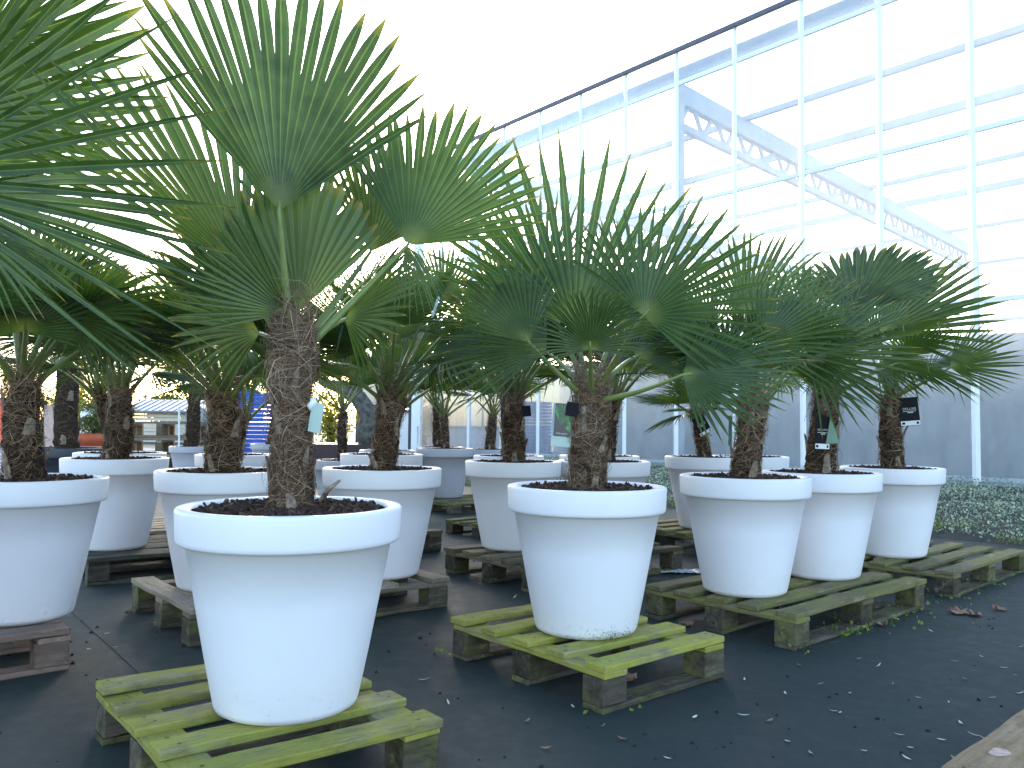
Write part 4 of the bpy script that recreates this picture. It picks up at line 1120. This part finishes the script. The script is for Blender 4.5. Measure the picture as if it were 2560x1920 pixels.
for x, y, k in ((914, 1471, 'p'), (1116, 1292, 'p'), (1500, 1552, 'p'), (1800, 1538, 'p'), (1608, 1548, 'p'), (1835, 1500, 'p'), (1812, 1542, 'p'), (1945, 1590, 'p'), (1965, 1618, 'p'), (2030, 1602, 'p'),
                (2080, 1565, 'p'), (2100, 1590, 'p'), (2130, 1600, 'p'), (2160, 1625, 'p'), (1985, 1510, 'g'), (2170, 1445, 'p'), (2190, 1460, 'g'), (2120, 1420, 'p'), (2010, 1365, 'p'), (1900, 1440, 'p'),
                (1770, 1480, 'g'), (1695, 1500, 'p'), (1610, 1470, 'p'), (1560, 1450, 'g'), (1380, 1620, 'b'), (1300, 1570, 'b'), (1140, 1560, 'b'), (1320, 1500, 'g'), (1420, 1555, 'g'), (1340, 1600, 'b'), (1540, 1640, 'g'),
                (1700, 1605, 'p'), (1750, 1630, 'g'), (1870, 1625, 'p'), (1960, 1640, 'p'), (2060, 1640, 'g'), (2140, 1510, 'g'), (2200, 1500, 'p'), (2050, 1520, 'p'), (1930, 1480, 'b'), (1725, 1440, 'b'), (1800, 1390, 'b'),
                (2090, 1470, 'b'), (2150, 1390, 'b'), (2205, 1400, 'g'), (1400, 1330, 'p'), (1380, 1300, 'p'), (990, 1380, 'p'), (1010, 1430, 'b'), (1480, 1420, 'g'), (200, 1390, 'b'), (190, 1405, 'p'), (230, 1370, 'p'), (250, 1400, 'p'),
                (1590, 1340, 'g'), (1640, 1330, 'p'), (1440, 1640, 'p'), (1180, 1620, 'b'), (1240, 1530, 'p'), (970, 1520, 'p'), (1855, 1425, 'g'), (2060, 1430, 'g'), (1660, 1560, 'b')):
    if x < 1700 and k != 'p' and random.random() < 0.45: continue
    litter(x + random.uniform(-4, 4), y, k, sc=random.uniform(0.6, 0.95))
def big_leaf(x, y, label, size, seed):
    rs_ = np.random.default_rng(seed); p = gnd(x, y)
    V, F = [(0, 0, 0.012)], []
    n = 22
    for k in range(n):
        a = 2 * math.pi * k / n; r = size * (0.62 + 0.38 * abs(math.cos(2.5 * a))) * rs_.uniform(0.85, 1.1)
        V.append((r * math.cos(a), r * 0.8 * math.sin(a), 0.004 + abs(rs_.normal(0, 0.4)) * size * 0.6))
    for k in range(n): F.append((0, 1 + k, 1 + (k + 1) % n))
    o = mk('fallen_leaf', V, F, M['litter_brown'], None, (p[0], p[1], 0.0)); o.rotation_euler = (0, 0, rs_.random() * 6)
    tag(o, label, 'fallen leaf')
big_leaf(2070, 1326, 'large tan dry leaf lying on the open ground right of the long pallet', 0.055, 1)
big_leaf(2105, 1330, 'reddish brown dry leaf touching the large tan one', 0.045, 2)
big_leaf(2160, 1318, 'curled brown leaf, right of the two touching dry leaves', 0.035, 3)
big_leaf(1905, 1352, 'crumpled pink-brown leaf before the long olive pallet', 0.032, 4)
big_leaf(1483, 1352, 'tan dry leaf between the mossy and the long pallet', 0.045, 5)
big_leaf(1350, 1470, 'tan dry leaf under the front slat of the mossy pallet', 0.045, 6)
rs = np.random.default_rng(11)
V, F = [], []
cl = [gnd(x, y) for x, y in ((190, 1350), (220, 1400), (230, 1440), (150, 1600), (300, 1350), (850, 1550), (1200, 1600), (1500, 1600), (1800, 1600), (2000, 1500), (900, 1400), (1050, 1450), (2150, 1350), (1650, 1430), (1100, 1250))]
for q in range(240):
    if rs.random() < 0.5: c_ = cl[rs.integers(len(cl))] + [rs.normal(0, .22), rs.normal(0, .22), 0]
    else: c_ = np.array([rs.uniform(-2.5, 4), rs.uniform(1.3, 7), 0])
    r = rs.uniform(0.002, 0.009) * (1.6 if rs.random() < 0.06 else 1); b0 = len(V)
    for a in range(5): V.append((c_[0] + r * math.cos(a * 1.257) * rs.uniform(.7, 1.3), c_[1] + r * math.sin(a * 1.257) * rs.uniform(.7, 1.3), 0.001))
    V.append((c_[0] + rs.normal(0, r * .3), c_[1], r * rs.uniform(.6, 1.3)))
    for a in range(5): F.append((b0 + a, b0 + (a + 1) % 5, b0 + 5))
tag(mk('soil_crumbs', V, F, M['crumb']), 'scattered dark crumbs of soil on the ground fabric', 'soil crumbs', kind='stuff')
# weeds at the feet of the pallets
pos = []
for (x, y, nn, sp) in ((990, 1418, 14, .05), (1300, 1532, 10, .04), (1180, 1450, 10, .05), (1730, 1405, 12, .05), (1830, 1362, 40, .07), (1890, 1345, 60, .12), (1950, 1318, 70, .10), (2000, 1300, 30, .1), (2040, 1290, 30, .1), (2100, 1262, 40, .12), (2170, 1240, 50, .12), (1812, 1372, 70, .035)):
    c_ = gnd(x, y)
    for _ in range(nn): pos.append((c_[0] + rs.normal(0, sp), c_[1] + rs.normal(0, sp * .6), 0.004 + abs(rs.normal(0, .008))))
V, F = leaf_cloud(np.array(pos), 0.018, rs, 0.7, 0.4)
tag(mk('weeds', V, F, M['f_moss'], attrs={'t': np.repeat(rs.random(len(pos)), 4)}), 'tiny green weeds growing along the pallets', 'weeds', kind='stuff')
# crumpled plastic sheet
V, F = [], []
c_ = gnd(1455, 1237); nx, ny = 40, 12
for i in range(nx + 1):
    for j in range(ny + 1):
        x, y = (i / nx - .5) * 0.36, (j / ny - .5) * 0.12
        z = 0.006 + 0.018 * abs(noise.noise((x * 25, y * 40, 2))) + 0.008 * abs(noise.noise((x * 80, y * 80, 5)))
        V.append((x + 0.008 * noise.noise((x * 30, y * 30, 8)), y + 0.02 * noise.noise((x * 14, 1, 8)), z))
for i in range(nx):
    for j in range(ny): F.append((i * (ny + 1) + j, (i + 1) * (ny + 1) + j, (i + 1) * (ny + 1) + j + 1, i * (ny + 1) + j + 1))
o = mk('plastic_sheet', V, F, simple('clear_crumpled_plastic', (0.42, 0.44, 0.46), 0.25, 0.3, 30), None, (c_[0], c_[1], 0.0)); tag(o, 'crumpled whitish plastic sheet lying between the pallets', 'plastic sheet')

# ------------------------------------------------------------------ far background
def tree(name, x, y, h, rx, rz_, zc, mat, n, size, label, cat, shape='ball', trunk_r=0.12, bark='brown_bark', seed=1, aspect=0.5):
    rs_ = np.random.default_rng(seed)
    P = empty(name, (x, y, 0)); tag(P, label, cat)
    b = MB(); b.tube([(0, 0, 0), (0.05, 0.02, zc * 0.5), (0.0, 0, zc)], [trunk_r, trunk_r * .8, trunk_r * .4], 8)
    for _ in range(7):
        a = rs_.random() * 6.28; z0 = zc * rs_.uniform(.35, .95); L = rx * rs_.uniform(.5, .9)
        b.tube([(0, 0, z0), (math.cos(a) * L * .5, math.sin(a) * L * .5, z0 + L * .3), (math.cos(a) * L, math.sin(a) * L, z0 + L * .6)], [trunk_r * .4, trunk_r * .25, trunk_r * .08], 6)
    b.build('trunk', M[bark], P, smooth=True)
    # clumps of leaves through the crown
    nc = 60
    cc = []
    while len(cc) < nc:
        q = rs_.uniform(-1, 1, 3)
        if shape == 'cone':
            if math.hypot(q[0], q[1]) > (1 - q[2]) / 2 * 1.05: continue
        elif np.linalg.norm(q) > 1: continue
        cc.append(q)
    cc = np.array(cc) * [rx, rx, rz_] + [0, 0, zc]
    pick = rs_.integers(0, nc, n)
    pos = cc[pick] + rs_.normal(0, 1, (n, 3)) * np.array([rx, rx, rz_]) * 0.13
    pos[:, 2] = np.maximum(pos[:, 2], 0.05)
    V, F = leaf_cloud(pos, size, rs_, aspect, 0.1)
    shade = np.clip(rs_.random(nc)[pick] * 0.6 + rs_.random(n) * 0.4, 0, 1)
    mk('crown', V, F, M[mat], P, attrs={'t': np.repeat(shade, 4)})
    return P
def bgpos(x, d): p = at(x, 930, d); return p[0], p[1]
x, y = bgpos(208, 24); tree('tree', x, y, 4, 0.95, 1.55, 1.9, 'f_yellow', 7000, 0.10, 'yellow-green autumn tree behind the orange pot', 'tree', seed=2)
x, y = bgpos(150, 27); tree('tree', x, y, 4, 0.55, 2.2, 2.6, 'f_yellow', 4500, 0.10, 'narrow yellow-green tree beside the tall grey palm trunk', 'tree', 'cone', seed=12)
x, y = bgpos(20, 26); tree('conifer', x, y, 4, 1.3, 1.7, 1.6, 'f_conifer', 7000, 0.10, 'dark conifer at the far left edge', 'conifer', 'cone', seed=3, aspect=0.3)
x, y = bgpos(95, 30); tree('conifer', x, y, 3, 1.2, 1.4, 1.5, 'f_conifer', 6000, 0.10, 'blue-green conifer behind the left palm trunk', 'conifer', 'cone', seed=4, aspect=0.3)
x, y = bgpos(440, 52); tree('tree', x, y, 5, 3.6, 1.9, 2.2, 'f_green', 9000, 0.22, 'rounded green bush behind the low building', 'bush', seed=5)
x, y = bgpos(352, 54); tree('tree', x, y, 3, 1.2, 0.9, 1.6, 'f_green', 3000, 0.2, 'low dark bush left behind the low building', 'bush', seed=6)
x, y = bgpos(505, 46); tree('tree', x, y, 5, 2.2, 2.0, 3.0, 'f_green', 7000, 0.2, 'green tree behind the blue crates', 'tree', seed=16)
# the palm beyond the building
x, y = bgpos(432, 47)
P = empty('fan_palm', (x, y, 0)); tag(P, 'distant full-grown palm rising behind the low building', 'palm')
rs = np.random.default_rng(31); c = at(432, 872, 47)
trunk_parts(P, (x, y, 0), c, 0.2, rs, 60, 0, 0.6)
random_leaves(P, c, rs, 22, (0.7, 0.9), (0.5, 0.8), nseg=18, rows=6, el=(80, -35))
# orange pot with a rounded shrub
x, y = bgpos(222, 16)
b = MB(); b.lathe([(0.01, 0), (0.32, 0), (0.42, 0.42), (0.47, 0.44), (0.48, 0.60), (0.45, 0.61), (0.42, 0.52), (0.01, 0.52)], 40)
o = b.build('flower_pot', M['orange_pot'], None, (x, y, 0.0), smooth=True); tag(o, 'orange pot with a rounded shrub, far left', 'flower pot')
sh = tree('shrub', x, y, 1, 0.55, 0.36, 0.92, 'f_green', 3500, 0.07, 'rounded green shrub in the orange pot', 'shrub', trunk_r=0.03, seed=8)
sh.location.z = 0.0
# white object, pinkish board, orange sign, fence board behind the left pots
x, y = bgpos(190, 17)
b = MB(); b.lathe([(0.01, 0.0), (0.13, 0.0), (0.14, 0.12), (0.09, 0.16), (0.15, 0.34), (0.17, 0.60), (0.12, 0.78), (0.15, 0.86), (0.15, 1.0), (0.09, 1.10), (0.02, 1.12)], 20)
o = b.build('garden_statue', M['white_plastic'], None, (x, y, 0), smooth=True); o.scale.z = 1.0; tag(o, 'white garden ornament on the far side of the dark grey pot', 'garden ornament')
x, y = bgpos(118, 15)
b = MB(); b.box((-0.18, -0.03, 0), (0.14, 0.03, 1.12)); b.box((0.14, -0.05, 0), (0.19, 0.05, 1.16))
o = b.build('timber_panel', simple('pinkish_timber', (0.50, 0.34, 0.29), 0.7, 0.2, 6), None, (x, y, 0)); tag(o, 'pinkish timber panel between the two left palm trunks', 'timber panel')
x, y = bgpos(-4, 15)
b = MB(); b.box((-0.22, -0.04, 0.45), (0.18, 0.04, 1.25)); b.box((-0.03, -0.02, 0), (0.03, 0.02, 0.45))
o = b.build('road_barrier', simple('orange_red_plastic', (0.75, 0.13, 0.06), 0.5), None, (x, y, 0)); tag(o, 'orange-red barrier board at the left edge', 'barrier')
# stacked plain pallets far left
x, y = bgpos(300, 14.5)
for k in range(3):
    pallet(x - 0.15, y - 0.3, 0.12, 1.2, 0.8, ('lowest', 'middle', 'topmost')[k] + ' pallet of the far stack left of the low building', 'wood_pale', 'wood_brown', 5, z=0.1425 * 2 * k, h=1.95, group='pallets in the far stack')
# low shed building
x0, y0 = bgpos(318, 33); x1, y1 = bgpos(520, 33)
B = empty('garden_building', (x0, y0, 0)); tag(B, 'low timber-clad building with a blue-grey metal roof, far left', 'building')
b = MB(); Lx = x1 - x0
for k in range(9): b.box((-0.6, 0 - 0.012 * (k % 2), 0.14 * k), (Lx, 3.0, 0.14 * k + 0.125))
b.build('wall', M['cladding'], B)
b = MB(); b.add([(-0.9, -0.35, 1.24), (Lx, -0.35, 1.24), (Lx, 1.6, 1.72), (-0.9, 1.6, 1.72), (-0.9, -0.35, 1.18), (Lx, -0.35, 1.18), (Lx, 1.6, 1.66), (-0.9, 1.6, 1.66)], [(0, 1, 2, 3), (7, 6, 5, 4), (0, 4, 5, 1), (1, 5, 6, 2), (2, 6, 7, 3), (3, 7, 4, 0)])
for k in range(16): b.bar((-0.8 + k * 0.28, -0.36, 1.25), (-0.8 + k * 0.28, 1.6, 1.735), 0.03, 0.03)
b.build('roof', M['metal_roof'], B)
b = MB(); xg = at(442, 930, 33)[0] - x0
b.add([(xg - .5, -.7, 0), (xg + .5, -.7, 0), (xg + .5, -.7, 1.1), (xg, -.7, 1.5), (xg - .5, -.7, 1.1), (xg - .5, 1, 0), (xg + .5, 1, 0), (xg + .5, 1, 1.1), (xg, 1, 1.5), (xg - .5, 1, 1.1)], [(0, 1, 2, 3, 4), (9, 8, 7, 6, 5), (1, 6, 7, 2), (2, 7, 8, 3), (3, 8, 9, 4), (4, 9, 5, 0)])
b.build('gable_porch', M['grey_sheet'], B)
# blue stacked crates
x, y = bgpos(545, 17)
zt = at(545, 846, 17)[2]; nl = 17
cr = MB()
for zz0, zz1, ins in ((0.0, 0.016, 0.0), (0.016, 0.040, 0.02), (0.040, 0.062, 0.0)):
    cr.box((-0.42 + ins, -0.3 + ins, zz0), (0.42 - ins, 0.3 - ins, zz1))
for k in range(4): cr.box((-0.40 + k * 0.21, -0.306, 0.018), (-0.33 + k * 0.21, -0.28, 0.045))
cme = cr.mesh('plastic_crate', M['blue_plastic'])
for k in range(nl):
    o = link('plastic_crate', cme, None, (x + random.gauss(0, 0.006), y + random.gauss(0, 0.006), k * zt / nl), (0, 0, 0.25 + random.gauss(0, 0.008)))
    o.scale.z = 1.12
    tag(o, 'flat blue plastic crate, one layer of the tall blue stack', 'plastic crate', 'blue crates in the tall stack')
# maroon planter with a twisted olive tree
x, y = bgpos(745, 12.8)
b = MB(); zt = at(745, 958, 12.8)[2]; b.box((-0.62, -0.5, 0), (0.62, 0.5, zt)); b.box((-0.56, -0.44, zt - 0.02), (0.56, 0.44, zt - 0.015))
o = b.build('planter_box', M['maroon'], None, (x, y, 0)); tag(o, 'square dark maroon planter box before the white door', 'planter')
T_ = empty('olive_tree', (x, y, zt - 0.03)); tag(T_, 'old olive tree with a twisted forked grey trunk in the maroon planter', 'olive tree')
b = MB()
def lp(px, py, dd=0.0): q = at(px, py, 12.8 + dd); return (q[0] - x, q[1] - y, q[2] - zt + 0.03)
b.tube([lp(800, 972), lp(792, 930), lp(800, 900), lp(775, 860), lp(740, 840), lp(690, 822)], [0.16, 0.17, 0.16, 0.13, 0.10, 0.05], 12)
b.tube([lp(795, 905), lp(815, 888), lp(842, 878), lp(868, 850), lp(880, 800)], [0.13, 0.11, 0.11, 0.09, 0.04], 12)
b.tube([lp(770, 862), lp(765, 800), lp(790, 730)], [0.12, 0.08, 0.03], 10)
b.build('trunk', M['bark'], T_, smooth=True)
rs = np.random.default_rng(44); cc = np.array([lp(rs.uniform(650, 900), rs.uniform(560, 810), rs.uniform(-.8, .8)) for _ in range(45)])
pk = rs.integers(0, 45, 6500); pos = cc[pk] + rs.normal(0, 0.16, (6500, 3))
V, F = leaf_cloud(pos, 0.07, rs, 0.3, 0.0); mk('crown', V, F, M['f_olive'], T_, attrs={'t': np.repeat(rs.random(6500), 4)})
x, y = bgpos(710, 20); tree('shrub', x, y, 2, 0.7, 0.8, 1.0, 'f_yellow', 3500, 0.08, 'yellow-green shrub seen past the pale green tag', 'shrub', seed=9)
x, y = bgpos(740, 18); b = MB(); b.tube([(0, 0, 0), (0, 0, 1.35)], 0.025, 8); o = b.build('post', M['white_metal'], None, (x, y, 0)); tag(o, 'thin white post behind the maroon planter', 'post')

# knot on the plank at the bottom right corner
q = gnd(2158, 1622, 0.148)
b = MB(); V = [(0, 0, 0.0015)] + [(0.030 * math.cos(a * .35), 0.020 * math.sin(a * .35) * (1 + 0.2 * math.sin(a)), 0.0) for a in range(18)]
b.add(V, [(0, 1 + k, 1 + (k + 1) % 18) for k in range(18)])
loc = Matrix.Rotation(-0.742, 4, 'Z') @ (Vector(q) - Vector(PK.location)); loc.z = 0.1455
b.build('knot', simple('pink_knot_wood', (0.50, 0.33, 0.26), 0.7, 0.3, 60), PK, tuple(loc))

# algae at the foot of the middle pot
rs = np.random.default_rng(77)
pp = next(o for o in C.objects if o.get('label', '').startswith('white pot with green algae'))
n = 300; ang = rs.normal(-1.15, 0.30, n) - pp.rotation_euler.z; zz = np.abs(rs.normal(0, 0.016, n)) + 0.004
rad = DB / 2 + 0.002 + (D0 * .985 / 2 - .022 - DB / 2) * zz / (H0 - BAND)
V, F = leaf_cloud(np.stack([rad * np.cos(ang), rad * np.sin(ang), zz], 1), 0.0045, rs, 0.8, 0.0)
oa = mk('algae', V, F, M['f_moss'], pp, attrs={'t': np.repeat(rs.random(n), 4)})

oa['kind'] = 'stuff'
# dry stalk sticking out of the nearest pot, belongs to the tallest palm
tp = next(o for o in C.objects if o.get('label', '').startswith('tallest palm'))
b = MB(); q0, q1, q2 = (at(694, 1082, 2.08), at(708, 1058, 2.06), at(734, 1038, 2.04))
b.tube([tuple(q - np.array(tp.location)) for q in (q0, q1, q2)], [0.008, 0.007, 0.003], 6)
b.build('dry_stalk', M['stub'], tp, smooth=True)
# white paper strip hanging in the crowns
p = at(941, 662, 3.55)
b = MB(); b.box((-0.006, -0.0006, -0.045), (0.006, 0.0006, 0.045)); o = b.build('paper_strip', M['white_card'], None, tuple(p)); o.rotation_euler = (0, R(18), R(10))
tag(o, 'narrow white paper strip hanging among the leaves right of the tallest palm', 'paper strip')
